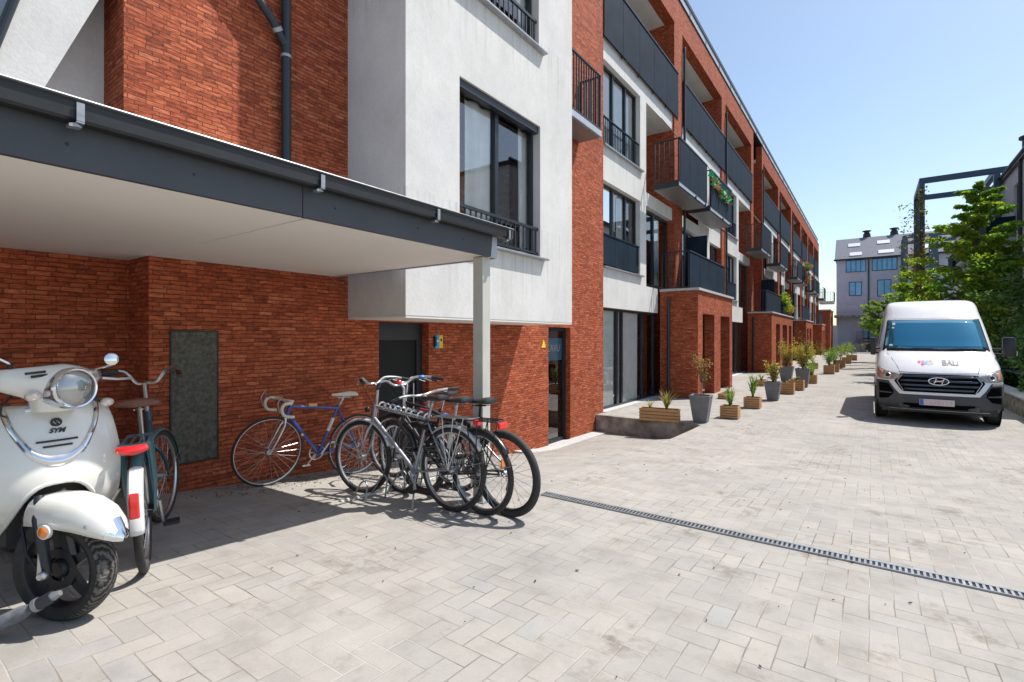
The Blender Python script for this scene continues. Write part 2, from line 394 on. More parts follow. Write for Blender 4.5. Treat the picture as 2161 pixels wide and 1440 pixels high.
# concrete retaining edge of the raised strip, with flagstone top
k = B(XW+.01, XE-.01, YS-.06, YS+.04, -.95, -.369)
struct(k.build('kerb', M['concrete'], bevel=.008))
k = MB(); n_ = 8
for i in range(n_):          # pale stone strip along the wall base by the glazed door
    y0 = 7.2 + (YS-.08-7.2)*i/n_; y1 = 7.2 + (YS-.08-7.2)*(i+1)/n_ - .008
    a, b = gz(-5, y0), gz(-5, y1)
    k.add([(-5.129, y0, a-.05), (-4.83, y0, a-.05), (-4.83, y1, b-.05), (-5.129, y1, b-.05), (-5.129, y0, a+.03), (-4.83, y0, a+.03), (-4.83, y1, b+.03), (-5.129, y1, b+.03)],
          [(0,1,2,3),(4,7,6,5),(0,4,5,1),(1,5,6,2),(2,6,7,3),(3,7,4,0)])
struct(k.build('pavement', M['bluestone']))

# ------------------------------------------------------------------ slotted drain
X0, X1, YD = -2.5, 3.2, 4.0
zd = gz(0, YD)
t = thing('drain_channel', 'narrow galvanised slotted drain grate crossing the pale paving', 'drain', ((X0+X1)/2, YD, zd))
MB().grid([[(x, y, zd+.006) for x in (X0, X1)] for y in (YD-.045, YD+.045)]).build('channel', M['gutter'], t)
fr = MB(); fr.box(X0, X1, YD-.052, YD-.043, zd-.02, zd+.014); fr.box(X0, X1, YD+.028, YD+.050, zd-.02, zd+.014); fr.build('frame', M['galv'], t)
gr = MB(); n_ = int((X1-X0)/.030)
for i in range(n_):
    x = X0 + i*.030; gr.box(x, x+.014, YD-.0425, YD+.0275, zd, zd+.0125)
gr.build('grating', M['galv'], t)

# ------------------------------------------------------------------ wall helper (plane X = const, holes as y0,y1,z0,z1)
def wall_x(mb, X, th, y0, y1, z0, z1, holes=()):
    ysl = sorted({y0, y1, *[v for h in holes for v in h[:2] if y0 < v < y1]}); zsl = sorted({z0, z1, *[v for h in holes for v in h[2:] if z0 < v < z1]})
    def hole(a, b):
        return any(h[0]-1e-6 <= a <= h[1]+1e-6 and h[2]-1e-6 <= b <= h[3]+1e-6 for h in holes)
    ny, nz = len(ysl)-1, len(zsl)-1; X2 = X-th
    solid = [[not hole((ysl[i]+ysl[i+1])/2, (zsl[j]+zsl[j+1])/2) for j in range(nz)] for i in range(ny)]
    S = lambda i, j: 0 <= i < ny and 0 <= j < nz and solid[i][j]
    for i in range(ny):
        for j in range(nz):
            if not S(i, j): continue
            a, b, c, d = ysl[i], ysl[i+1], zsl[j], zsl[j+1]
            mb.poly([(X, a, c), (X, b, c), (X, b, d), (X, a, d)]); mb.poly([(X2, a, c), (X2, a, d), (X2, b, d), (X2, b, c)])
            if not S(i-1, j): mb.poly([(X2, a, c), (X, a, c), (X, a, d), (X2, a, d)])
            if not S(i+1, j): mb.poly([(X, b, c), (X2, b, c), (X2, b, d), (X, b, d)])
            if not S(i, j-1): mb.poly([(X2, a, c), (X2, b, c), (X, b, c), (X, a, c)])
            if not S(i, j+1): mb.poly([(X, a, d), (X, b, d), (X2, b, d), (X2, a, d)])
    return mb

def folds(mb, X, y0, y1, z0, z1, amp=.035, per=.13):
    n = max(6, int((y1-y0)/per*7)); ph = random.random()*6
    rows = []
    for z in (z0, (z0+z1)/2, z1):
        rows.append([(X + amp*math.sin(ph + (y-y0)/per*6.28*.5 + .4*math.sin(9*y)) + amp*.3*math.sin(31*y+z), y, z) for y in frange(y0, y1, n)])
    mb.grid(rows); return mb

def window_x(parent, X, y0, y1, z0, z1, cuts=(.5,), fw=.06, d=.07, sgn=1, glass='glass', curtain=None, name='window', blind_sheen=None, top=None):
    """framed glazing in plane X; cuts = fractions of mullions"""
    f = MB(); Xb = X - sgn*d; a, b = min(X, Xb), max(X, Xb)
    f.box(a, b, y0, y1, z0, z0+fw); f.box(a, b, y0, y1, z1-fw, z1); f.box(a, b, y0, y0+fw, z0+fw, z1-fw); f.box(a, b, y1-fw, y1, z0+fw, z1-fw)
    for c_ in cuts:
        y = y0 + (y1-y0)*c_; f.box(a, b, y-fw*.7, y+fw*.7, z0+fw, z1-fw)
    o = f.build(name, M['frame'], parent)
    Xp = X - sgn*d*.6
    eds = [y0+fw] + [y0 + (y1-y0)*c_ for c_ in cuts] + [y1-fw]
    for i, (p0, p1) in enumerate(zip(eds, eds[1:])):
        p0 += fw*.7 if i else 0; p1 -= fw*.7 if i < len(eds)-2 else 0
        MB().poly([(Xp, p0, z0+fw), (Xp, p1, z0+fw), (Xp, p1, z1-fw), (Xp, p0, z1-fw)]).build('pane', M[glass], o)
    if curtain:
        cm = MB()
        for (q0, q1) in curtain: folds(cm, X - sgn*(d+.05), y0+(y1-y0)*q0, y0+(y1-y0)*q1, z0+.02, z1-.05)
        cm.build('curtain', M['curtain'], o, smooth=True)
    if blind_sheen:
        bm_ = MB()
        for (q0, q1, r0, r1) in blind_sheen: bm_.box(X-sgn*(d+.02)-.004, X-sgn*(d+.02)+.004, y0+(y1-y0)*q0, y0+(y1-y0)*q1, z0+(z1-z0)*r0, z0+(z1-z0)*r1)
        bm_.build('blind_sheen', M['blind_sheen'], o)
    return o

def bars(mb, p0, p1, z0, z1, pitch=.11, r=.008, rail=.022):
    """vertical bar railing between two plan points"""
    p0 = Vector((*p0, 0)); p1 = Vector((*p1, 0)); L = (p1-p0).length; n = max(2, int(L/pitch)); d = (p1-p0)/n
    ang = math.atan2((p1-p0).y, (p1-p0).x); R_ = Matrix.Translation(p0) @ Matrix.Rotation(ang, 4, 'Z')
    mb.box(0, L, -rail, rail, z1-.03, z1, R_); mb.box(0, L, -rail*.7, rail*.7, z0, z0+.03, R_)
    for i in range(1, n): mb.box(i*L/n-r, i*L/n+r, -r*1.6, r*1.6, z0+.03, z1-.03, R_)
    for x in (0, L-.03): mb.box(x, x+.03, -.016, .016, z0+.03, z1-.03, R_)
    return mb
random.seed(4)
# ================================================================== near building with the oriel
A = XW
nb = thing('apartment_building', 'nearest red brick building with a white rendered oriel hanging over its dark door', 'building', (-5.6, 4.5, -.5))
W = MB(); wall_x(W, A, .5, 1.54, 10.83, -1.2, 12.44, [(1.54, 1.72, -1.2, 2.25), (4.24, 5.13, -1.2, 1.6), (8.39, 9.27, -1.2, 1.6), (7.6, 9.0, 5.85, 8.0)])
W.box(-5.95, -5.6, -8, 1.72, -1.2, 2.2)
W.build('wall', M['brick'], nb)
W = B(-5.97, -5.62, -8, 1.54, 2.42, 10); W.build('rendered_wall', M['stucco'], nb)
B(-9, -5.63, -8, 10.83, 12.44, 12.7).build('roof', M['roof'], nb)
room = MB(); room.box(-9, -8.8, -8, 10.8, -1, 12.4); room.box(-8.8, -6.0, -8, -7.9, -1, 12.4)
for z in (2.2, 5.4, 8.4): room.box(-8.8, -5.98, -7.8, 10.8, z, z+.25)
room.build('interior', M['room'], nb)
# sloping white stair flank at the upper left
st = [(-5.2, .69, 2.4), (-5.2, 1.07, 3.37), (-5.2, 1.39, 4.19), (-5.2, 1.66, 4.9), (-5.2, 1.17, 4.9), (-5.2, .92, 3.94), (-5.2, .81, 3.51), (-5.2, .53, 2.45)]
MB().prism(st, (-.38, 0, 0)).build('stair_flank', M['stucco'], nb)
MB().tube([(-5.16, .50, 2.45), (-5.16, .785, 3.51), (-5.16, .895, 3.94), (-5.16, 1.15, 4.9)], .022).build('edge_trim', M['anthracite'], nb)
window_x(nb, -5.3, .0, 1.0, 3.2, 4.9, (), glass='glass_s')
# oriel
W = MB(); wall_x(W, -4.12, .3, 3.77, 7.5, 1.64, 9.8, [(4.65, 6.5, 2.61, 4.62), (4.6, 6.46, 5.77, 7.8)])
W.box(-5.129, -4.42, 3.77, 4.07, 1.64, 9.8); W.box(-5.129, -4.42, 7.2, 7.5, 1.64, 9.8); W.box(-5.129, -4.42, 4.07, 7.2, 1.64, 1.9); W.box(-5.129, -4.42, 4.07, 7.2, 5.1, 5.3); W.box(-5.129, -4.42, 4.07, 7.2, 9.5, 9.8)
orl = W.build('oriel', M['stucco'], nb)
B(-5.125, -4.125, 3.775, 7.495, 1.615, 1.638).build('drip_edge', M['stucco_soffit'], orl)
for (y0, y1, z0, z1) in ((4.652, 6.498, 2.612, 4.618), (4.602, 6.458, 5.772, 7.798)):
    wd = window_x(nb, -4.25, y0, y1, z0, z1, (.5,), .055, curtain=[(.18, .48), (.86, .99)])
    h = MB(); h.box(-4.24, -4.15, y0, y1, z1-.10, z1-.002); h.build('blind_box', M['anthracite'], wd)
    r_ = MB(); n = 17
    r_.box(-4.19, -4.155, y0, y1, z0+.42, z0+.46); r_.box(-4.185, -4.16, y0, y1, z0+.055, z0+.085)
    for i in range(n): y = y0+.05+(y1-y0-.1)*i/(n-1); r_.box(-4.18, -4.165, y-.012, y+.012, z0+.085, z0+.42)
    r_.box(-4.20, -4.14, y0, y1, z0, z0+.03)
    r_.build('railing', M['anthracite'], wd)
    B(-4.24, -4.03, y0-.03, y1+.13, z0-.035, z0-.006).build('sill', M['zinc'], wd, bevel=.005)
# small balcony beside the oriel
W = B(-5.129, -4.6, 7.52, 9.66, 5.60, 5.72); bl = W.build('balcony', M['slab_edge'], nb)
B(-5.1, -4.63, 7.55, 9.63, 5.575, 5.598).build('soffit', M['soffit_metal'], bl)
r_ = MB(); bars(r_, (-4.62, 7.54), (-4.62, 9.64), 5.74, 6.88, .105); bars(r_, (-4.62, 9.64), (-5.1, 9.64), 5.74, 6.88, .105); r_.build('railing', M['anthracite'], bl)
window_x(nb, -5.45, 7.602, 8.998, 5.852, 7.998, (.5,), curtain=[(.1, .5)])
# doors
fr = MB(); fr.box(-5.33, -5.26, 4.241, 4.31, -.5, 1.598); fr.box(-5.33, -5.26, 5.02, 5.129, -.5, 1.598); fr.box(-5.33, -5.26, 4.31, 5.02, 1.36, 1.598)
d = fr.build('door_frame', M['anthracite'], nb); dd = B(-5.325, -5.285, 4.31, 5.02, -.45, 1.357).build('door', M['door'], nb)
MB().tube([(-5.25, 4.95, .35), (-5.25, 4.95, .75)], .012).build('handle', M['alu'], dd)
B(-5.4, -5.131, 4.22, 5.14, -.55, -.30).build('door_sill', M['bluestone'], nb)
wd = window_x(nb, -5.24, 8.392, 9.268, -.74, 1.598, (), .07, name='glazed_door', glass='glass')
B(-5.30, -5.288, 8.47, 9.19, .93, 1.38).build('sign_panel', simple('sign_blue', (.02, .20, .34), .4), wd)
text_part('sign_lettering', 'CAVU', .2, M['white'], wd, Matrix.Translation((-5.284, 8.83, 1.17)) @ Matrix.Rotation(R(90), 4, 'Z') @ Matrix.Rotation(R(90), 4, 'X'), .001)
MB().tube([(-5.22, 8.52, .1), (-5.22, 8.52, .6)], .012).build('handle', M['alu'], wd)
B(-5.5, -5.131, 8.38, 9.28, -1, -.742).build('door_sill', M['bluestone'], nb)
# cabinet
fr = MB(); y0, y1, z0, z1 = 1.88, 2.29, .24, 1.46
fr.box(-5.129, -5.112, y0, y1, z0, z0+.012); fr.box(-5.129, -5.112, y0, y1, z1-.012, z1); fr.box(-5.129, -5.112, y0, y0+.012, z0+.012, z1-.012); fr.box(-5.129, -5.112, y1-.012, y1, z0+.012, z1-.012)
c_ = B(-5.129, -5.118, y0+.012, y1-.012, z0+.012, z1-.012).build('cabinet_door', simple('speckled_slate', (.080, .075, .058), .6, var=.6, scale=34, bmp=.3, bscale=200), nb)
fr.build('cabinet_frame', M['gutter'], c_)
# downpipe with branch, at the upper wall
dp = MB(); dp.tube([(-5.05, 2.94, 2.4), (-5.05, 2.94, 9.5)], .048, 14); d = dp.build('downpipe', M['anthracite'], nb, smooth=True)
MB().tube([(-5.05, 2.92, 4.50), (-5.02, 2.78, 4.66), (-5.02, 2.45, 4.98), (-5.02, 2.2, 5.22)], .042, 14).build('branch_pipe', M['anthracite'], d, smooth=True)
cl = MB()
for a, b in (((-5.03, 2.84, 4.59), (-5.02, 2.815, 4.62)), ((-5.02, 2.53, 4.90), (-5.02, 2.505, 4.93))): cl.tube([a, b], .052, 14)
for z in (4.36, 6.3): cl.tube([(-5.05, 2.94, z), (-5.05, 2.94, z+.03)], .056, 14)
cl.build('pipe_clip', M['zinc'], d, smooth=True)

# signs
s = thing('warning_sign', 'small blue and yellow notice plate on the brick beside the dark door', 'sign', (-5.12, 5.33, 1.24))
B(-5.129, -5.120, 5.262, 5.335, 1.24, 1.43).build('blue_plate', simple('sign_cyan', (.01, .38, .75), .4), s)
y_ = B(-5.129, -5.120, 5.337, 5.41, 1.24, 1.43).build('yellow_plate', simple('sign_yellow', (.85, .52, .03), .4), s)
MB().lathe([(0, 0), (.02, 0)], Matrix.Translation((-5.118, 5.375, 1.36)) @ Matrix.Rotation(R(90), 4, 'Y'), 12).build('symbol', M['black'], y_)
MB().box(-5.1195, -5.118, 5.28, 5.32, 1.33, 1.36).build('symbol', M['white'], s)
B(-5.129, -5.10, 5.225, 5.262, 1.27, 1.41).build('call_box', M['gutter'], s)
s = thing('warning_sign', 'small yellow triangular warning plate on the sunlit brick beside the glazed door', 'sign', (-5.12, 8.2, 1.2))
MB().prism([(-5.128, 8.13, 1.20), (-5.128, 8.28, 1.20), (-5.128, 8.205, 1.36)], (.008, 0, 0)).build('plate', simple('sign_yellow_2', (.85, .60, .05), .4), s)

# ================================================================== canopy over the bicycles
XF = -2.71
cn = thing('bicycle_canopy', 'flat canopy with dark metal fascia and cream underside over the parked bicycles', 'canopy', (-3.9, 1, 0))
cb = MB(); cb.box(-5.128, XF-.03, 1.73, 3.55, 2.11, 2.13); cb.box(-5.598, XF-.03, -8, 1.715, 2.11, 2.13); cb.build('ceiling', M['stucco_soffit'], cn)
cb = MB(); cb.box(-5.128, XF-.03, 1.73, 3.56, 2.20, 2.33); cb.box(-5.598, XF-.03, -8, 1.53, 2.24, 2.33); cb.build('roof', M['zinc'], cn)
for y0, y1 in ((-8, 1.677), (1.683, 3.47)):
    B(XF-.03, XF, y0, y1, 2.105, 2.36).build('fascia', M['fascia'], cn)
rv = MB()
for y in (-.6, .62, 1.1, 1.9, 2.6, 3.1):
    rv.lathe([(0, .004), (.006, .003), (.007, 0)], Matrix.Translation((XF, y, 2.2)) @ Matrix.Rotation(R(90), 4, 'Y'), 8)
rv.build('rivet', M['black'], cn)
# end plate (tapered) and end fascia
MB().prism([(XF-.001, 3.47, 2.105), (XF-.001, 3.56, 2.105), (XF-.001, 3.56, 2.30), (XF-.001, 3.50, 2.30)], (-.028, 0, 0)).build('end_plate', M['slab_edge'], cn)
B(-5.1, XF-.031, 3.562, 3.58, 2.10, 2.32).build('end_fascia', M['slab_edge'], cn)
g_ = MB(); prof = [(0, .078), (0, .008), (.010, 0), (.062, 0), (.074, .010), (.078, .074), (.088, .082), (.088, .087), (.074, .087), (.068, .018), (.060, .010), (.012, .010), (.012, .078)]
g_.prism([(XF+.008+a, -8, 2.28+b) for a, b in prof], (0, 11.68, 0)); gt = g_.build('gutter', M['gutter'], cn)
B(XF-.1, XF+.005, -8, 3.6, 2.3605, 2.366).build('roof_edge', M['zinc'], cn)
MB().tube([(XF+.008+.083, -8, 2.369), (XF+.008+.083, 3.685, 2.369)], .006).build('gutter_lip', M['galv'], gt, smooth=True)
MB().prism([(XF+.008+a, 3.681, 2.28+b) for a, b in prof[:8]], (0, .004, 0)).build('gutter_end', M['zinc'], gt)
for y in (-.5, .64, 1.75, 2.72, 3.62):
    k = MB(); k.box(XF+.094, XF+.098, y-.013, y+.013, 2.300, 2.352); k.box(XF+.05, XF+.097, y-.013, y+.013, 2.270, 2.277); k.box(XF+.0965-.004, XF+.098, y-.013, y+.013, 2.2775, 2.2995); k.prism([(XF+.05, y-.013, 2.2695), (XF+.05, y-.035, 2.262), (XF+.05, y-.035, 2.250), (XF+.05, y+.008, 2.256)], (.04, 0, 0))
    k.build('gutter_bracket', M['galv'], cn)
k = MB(); k.box(-2.865, -2.755, 3.41, 3.52, -.12, 2.103); ps = k.build('post', M['post'], cn, bevel=.006)
B(-2.90, -2.72, 3.38, 3.55, -.14, gz(-2.8, 3.4)+.012).build('base_plate', M['galv'], ps)
for y in (-5.5,): B(-2.865, -2.755, y, y+.11, -.12, 2.103).build('post', M['post'], cn)

# ================================================================== brick row along the lane
def unit(t, u0, u1, mirror, detail=2, sp_to=None, pier=.85):
    """one house unit between u0 and u1; window bay first (or last when mirrored), then the recess"""
    L = u1-u0
    f = (lambda a, b: (u0+a, u0+b)) if not mirror else (lambda a, b: (u1-b, u1-a))
    wa, wb = f(.03, 2.45); ca, cb = f(2.45, 2.9); ra, rb = f(2.9, L-pier)
    s0, s1 = min(wa, ca), max(wb, cb)
    P = MB(); wall_x(P, A-.05, .3, s0, s1, 2.12, 8.05, [(wa+.05, wb, 3.10, 5.15), (wa+.05, wb, 6.0, 8.05)])
    e0, e1 = f(0, sp_to or 3.8)
    if not mirror: P.box(A-.35, A-.05, s1, max(e1, s1+.01), 2.12, 2.84)
    else: P.box(A-.35, A-.05, min(e0, s0-.01), s0, 2.12, 2.84)
    P.build('rendered_bay', M['stucco'], t)
    gl = window_x(t, A-.16, e0+.03, e1, -.37, 2.118, (.3, .38, .76) if not mirror else (.3, .7), .06, curtain=[(.02, .28), (.40, .72)], name='ground_window')
    if detail > 1 and u0 < 12: B(A-.32, A-.31, e0+.1, e0+.95, -.3, .45).build('frosted_film', M['blind_sheen'], gl)
    B(A-.30, A+.06, e0, e1, -.45, -.355).build('door_sill', M['bluestone'], t)
    for (z0, z1, zr, cu) in ((3.10, 5.15, 3.90, [(.6, .75)]), (6.0, 8.045, 6.72, [(.02, .98)])):
        wd = window_x(t, A-.18, wa+.052, wb-.002, z0, z1, (.36, .70), .05, curtain=cu if detail > 1 and zr < 5 else None, name='window', blind_sheen=[(.03, .97, .02, .98)] if zr > 5 else ([(.05, .5, .5, .98)] if u0 < 30 else None))  # full upper blinds added to brighten panes, standing in for reflected sky
        r_ = MB(); n = 3
        if zr < 5:
            for i in range(n): r_.box(A-.10, A-.085, wa+.06+(wb-wa-.07)*i/n, wa+.06+(wb-wa-.07)*(i+1)/n-.012, z0+.06, zr-.03)
        else:
            k = int((wb-wa)/.1)
            for i in range(k): r_.box(A-.10, A-.088, wa+.08+i*.1, wa+.10+i*.1, z0+.06, zr-.03)
        r_.box(A-.11, A-.07, wa+.055, wb-.01, zr-.03, zr); r_.build('railing', M['mesh_panel'], wd)
        B(A-.17, A+.03, wa+.02, wb+.12 if not mirror else wb, z0-.04, z0-.005).build('sill', M['zinc'], wd)
    # recess: storey 1 glazed doors, storey 2 deep recess
    window_x(t, A-.22, ra+.01, rb-.01, 2.9, 5.12, (.45,), .07, name='terrace_door', curtain=[(.55, .8)] if detail > 1 else None)
    B(A-1.6, A-.07, ra, rb, 5.14, 5.52).build('floor_slab', M['stucco'], t)
    bw = MB(); wall_x(bw, A-1.1, .1, ra, rb, 5.521, 8.049, [(ra+.2, rb-.2, 5.7, 7.8)]); bw.build('recess_wall', M['stucco'], t)
    window_x(t, A-1.12, ra+.202, rb-.202, 5.702, 7.798, (.5,), .07, name='terrace_door', glass='glass_s')
    B(A-1.75, A-.06, u0+.001, u1-.001, 8.05, 8.58).build('floor_slab', M['stucco'], t)
    # loggia
    la, lb = f(.001, L-pier*.6)
    bw = MB(); wall_x(bw, A-1.6, .1, la, lb, 8.581, 11.499, [(la+.4, lb-.4, 8.75, 10.9)]); bw.build('recess_wall', M['stucco'], t)
    window_x(t, A-1.62, la+.402, lb-.402, 8.752, 10.898, (.25, .5, .75), .07, name='terrace_door', glass='glass_s')
    n = max(3, round((lb-la)/1.02)); rp = MB()
    for i in range(n): rp.box(A+.012, A+.030, la+(lb-la)*i/n, la+(lb-la)*(i+1)/n-.014, 8.50, 9.94)
    rl = rp.build('railing_panel', M['mesh_panel'], t)
    k = MB(); k.box(A+.0, A+.05, la, lb, 9.941, 9.98)
    for i in range(n+1): y = min(max(la+(lb-la)*i/n, la+.02), lb-.02); k.box(A-.03, A+.010, y-.018, y+.018, 8.45, 9.94)
    k.build('handrail', M['anthracite'], rl)

def balcony(t, y0, y1, glass=False, rodside=-1, xf=-4.38):
    sl = B(A+.002, xf-.022, y0, y1, 5.66, 5.80).build('balcony', M['anthracite'], t)
    B(xf-.021, xf, y0, y1, 5.67, 5.78).build('slab_edge', M['slab_edge'], sl)
    B(A+.03, xf-.04, y0+.03, y1-.03, 5.635, 5.659).build('soffit', M['soffit_metal'], sl)
    r_ = MB(); bars(r_, (xf-.02, y0+.02), (A+.02, y0+.02), 5.80, 7.02, .12, .011); bars(r_, (xf-.02, y1-.02), (A+.02, y1-.02), 5.80, 7.02, .12, .011); r_.build('railing', M['anthracite'], sl)
    p = MB(); n = 3
    for i in range(n): p.box(xf+.0, xf+.016, y0+(y1-y0)*i/n, y0+(y1-y0)*(i+1)/n-.012, 5.78, 6.99)
    p.build('railing_panel', M['mesh_panel'], sl)
    k = B(xf-.03, xf+.03, y0, y1, 6.991, 7.03)
    for y in (y0+.55*(y1-y0), y1-.2): k.box(xf-.02, xf+.03, y-.03, y+.03, 5.63, 5.72)
    k.build('handrail', M['anthracite'], sl)
    y = y0+.35 if rodside < 0 else y1-.35
    MB().tube([(xf-.05, y+.0, 7.0), (A-.04, y+.45*rodside*-1, 8.03)], .011).build('tie_rod', M['gutter'], sl)

def porch(t, y0, y1, top, ops, xf=-4.03, nrail=4):
    W = MB(); wall_x(W, xf, .3, y0, y1, -.9, top-.07, [(a, b, -.9, 2.1) for a, b in ops])
    W.box(A+.002, xf-.30, y0, y0+.3, -.9, top-.07); W.box(A+.002, xf-.30, y1-.3, y1, -.9, top-.07); W.box(A+.002, xf-.3, y0+.3, y1-.3, 2.3, top-.07)
    p = W.build('porch', M['brick'], t)
    B(A+.003, xf+.05, y0-.05, y1+.05, top-.068, top).build('coping', M['bluestone'], p)
    for a, b in ops:
        f_ = window_x(p, xf-.62, a-.1, b+.1, -.36, 2.28, (.62,), .07, name='entrance_door', glass='glass')
        B(xf-.8, xf-.70, a-.2, b+.2, -.36, 2.28).build('door_leaf', M['door'], f_)
    MB().tube([(-4.86, y0-.05, -.35), (-4.86, y0-.05, top-.25)], .045, 10).build('downpipe', M['anthracite'], p, smooth=True)
    r_ = MB(); xr = -4.29
    bars(r_, (xr, y0+.06), (A+.02, y0+.06), top+.02, top+1.1, .12, .011); rl = r_.build('terrace_railing', M['anthracite'], t)
    k = MB(); n = max(3, round((y1-y0)/1.05))
    for i in range(n): k.box(xr, xr+.016, y0+.06+(y1-y0-.08)*i/n, y0+.06+(y1-y0-.08)*(i+1)/n-.012, top+.02, top+1.07)
    k.build('railing_panel', M['mesh_panel'], rl)
    B(xr-.02, xr+.035, y0+.05, y1, top+1.071, top+1.105).build('handrail', M['anthracite'], rl)

def row(name, label, u, y0, y1, pipes):
    t = thing(name, label, 'building', (-5.3, (y0+y1)/2, -.37))
    W = MB()
    W.box(A-.32, A, y0, y1, 11.5, 12.44)
    for (a, b) in u['piers']: W.box(A-1.75, A, a, b, -1.2, 11.499)
    W.box(A-9, A-1.76, y0, y0+.3, -1.2, 12.44); W.box(A-9, A-1.76, y1-.3, y1, -1.2, 12.44)
    W.build('wall', M['brick'], t)
    B(A-1.74, A-.321, y0, y1, 11.501, 11.7).build('loggia_ceiling', M['stucco'], t)
    rm = MB(); rm.box(A-4.2, A-4, y0+.31, y1-.31, -.5, 11.6)
    for z in (-.5, 2.13, 5.15, 8.1, 11.5): rm.box(A-3.99, A-1.77, y0+.31, y1-.31, z, z+.3)
    for (a, b) in u['piers'][1:]: rm.box(A-3.99, A-1.77, a, a+.2, 2.5, 5.1)
    rm.build('interior', M['room'], t)
    y1_ = y1; y1 = 31.9 if y1 < 30 else y1
    rf = MB(); rf.box(A-.32, A-.12, y0, y1, 12.50, 13.02); o = rf.build('roof_fascia', M['slab_edge'], t)
    k = MB(); k.box(A-.3, A+.03, y0, y1, 12.441, 12.47); k.box(A-.4, A-.09, y0, y1, 13.021, 13.16); k.box(A-9, A-.4, y0, y1, 12.9, 13.1); k.build('roof', M['gutter'], t)
    j = MB()
    for q in frange(y0+1, y1-1, int((y1-y0)/2.2)): j.box(A-.119, A-.10, q, q+.02, 12.5, 13.0)
    j.build('fascia_joint', M['zinc'], o)
    y1 = y1_
    for y in pipes:
        pp = MB(); pp.tube([(A+.06, y, 5.2), (A+.06, y, 10.95), (A+.055, y+.04, 11.07), (A+.03, y+.10, 11.1), (A+.0, y+.14, 11.0)], .042, 10)
        pp.tube([(A+.06, y, 2.9), (A+.06, y, 5.2)], .042, 10); pp.build('downpipe', M['anthracite'], t, smooth=True)
    return t
ra = row('brick_row_building', 'long red brick row building with dark balconies, between the near house and the notch', dict(piers=[(10.832, 10.86), (16.1, 16.94), (22.35, 23.02), (28.75, 29.35)]), 10.832, 29.35, [16.98, 22.95])
unit(ra, 10.86, 16.94, False, 2, sp_to=3.85); unit(ra, 16.94, 23.0, True, 2, sp_to=3.7, pier=.05); unit(ra, 23.02, 29.35, False, 1, sp_to=3.8, pier=.62)
balcony(ra, 14.2, 17.07, rodside=-1); balcony(ra, 17.57, 20.6, rodside=1); balcony(ra, 27.2, 29.9, rodside=-1)
porch(ra, 14.76, 19.1, 2.82, [(15.25, 16.6), (17.4, 18.7)]); porch(ra, 27.8, 36.0, 2.68, [(29.2, 30.6), (31.6, 33.4), (34.2, 35.4)])
B(A+.1, -4.36, 17.0, 17.05, 2.84, 4.72).build('privacy_screen', M['mesh_panel'], ra)
B(A+.1, -4.36, 31.0, 31.05, 2.7, 4.6).build('privacy_screen', M['mesh_panel'], ra)
# recessed notch between the two rows
W = B(-6.4, -6.1, 29.351, 31.899, -1, 12.3); W.build('notch_wall', M['brick'], ra)
ub = [31.9, 38.6, 45.3, 51.8, 57.8, 63.9, 70.4]
rb = row('brick_row_building', 'far red brick row building beyond the notch, running to the lane end', dict(piers=[(31.9, 32.3)] + [(y-.5, y+.2) for y in ub[1:-1]] + [(69.9, 70.4)]), 31.9, 70.4, [32.0] + [y+.1 for y in ub[1:-1]])
for i, (a, b) in enumerate(zip(ub, ub[1:])): unit(rb, a+.25, b-.5 if i % 2 else b+.1, i % 2 == 0, 1, pier=.55)
for y0, y1, r_ in ((33.5, 36.6, 1), (42.0, 44.7, -1), (45.6, 48.4, 1), (54.8, 57.4, -1), (58.4, 61.0, 1), (66.8, 69.5, -1)): balcony(rb, y0, y1, rodside=r_)
porch(rb, 43.9, 49.2, 2.72, [(44.7, 45.9), (46.6, 48.2)]); porch(rb, 58.9, 63.0, 2.72, [(59.6, 60.8), (61.3, 62.5)])
t = thing('brick_outbuilding', 'low red brick building closing the row at the far end', 'building', (-5, 73, -.37))
B(-9, -4.03, 71.2, 77, -.6, 4.6).build('wall', M['brick'], t); B(-9.05, -3.98, 71.15, 77.05, 4.6, 4.75).build('roof', M['bluestone'], t)
B(-4.029, -4.0, 72.4, 73.6, 2.9, 3.9).build('window', M['door'], t)
B(-4.02, -3.55, 76.2, 77.4, -.4, 2.9).build('gate_pillar', M['white'], t)
bl = B(-5.1, -3.6, 70.45, 72.6, 5.4, 5.65).build('balcony', M['stucco'], t)
r_ = MB(); bars(r_, (-3.62, 70.5), (-5.1, 70.5), 5.66, 6.8, .15, .015); r_.box(-3.64, -3.6, 70.5, 72.6, 5.66, 6.8); r_.build('railing', M['anthracite'], bl)

# ================================================================== far grey building closing the view
fb = thing('grey_apartment_building', 'grey rendered building with slate roof and blue windows closing the lane', 'building', (4, 80, -.37))
YF = 78
W = MB(); W.box(-3.72, 16, YF, YF+10, -.6, 11.5)
W.build('wall', M['stucco_grey'], fb)
W = MB(); W.add([(-3.9, YF-.3, 11.45), (16.2, YF-.3, 11.45), (16.2, YF+10.3, 11.45), (-3.9, YF+10.3, 11.45), (-3.9, YF+3.2, 14.6), (16.2, YF+3.2, 14.6), (16.2, YF+7, 14.6), (-3.9, YF+7, 14.6)], [(0,1,5,4), (1,2,6,5), (2,3,7,6), (3,0,4,7), (4,5,6,7), (0,3,2,1)])
rf = W.build('roof', M['roof'], fb)
for x in (-.5, 2.4):
    c_ = MB(); c_.box(x-.45, x+.45, YF+3.4, YF+4.2, 14, 14.75); c_.lathe([(.42, 14.7), (.42, 15.1), (.3, 15.25), (.3, 15.4), (.5, 15.45), (.5, 15.55)], Matrix.Translation((x, YF+3.8, 0)), 12); c_.build('chimney', M['gutter'], rf)
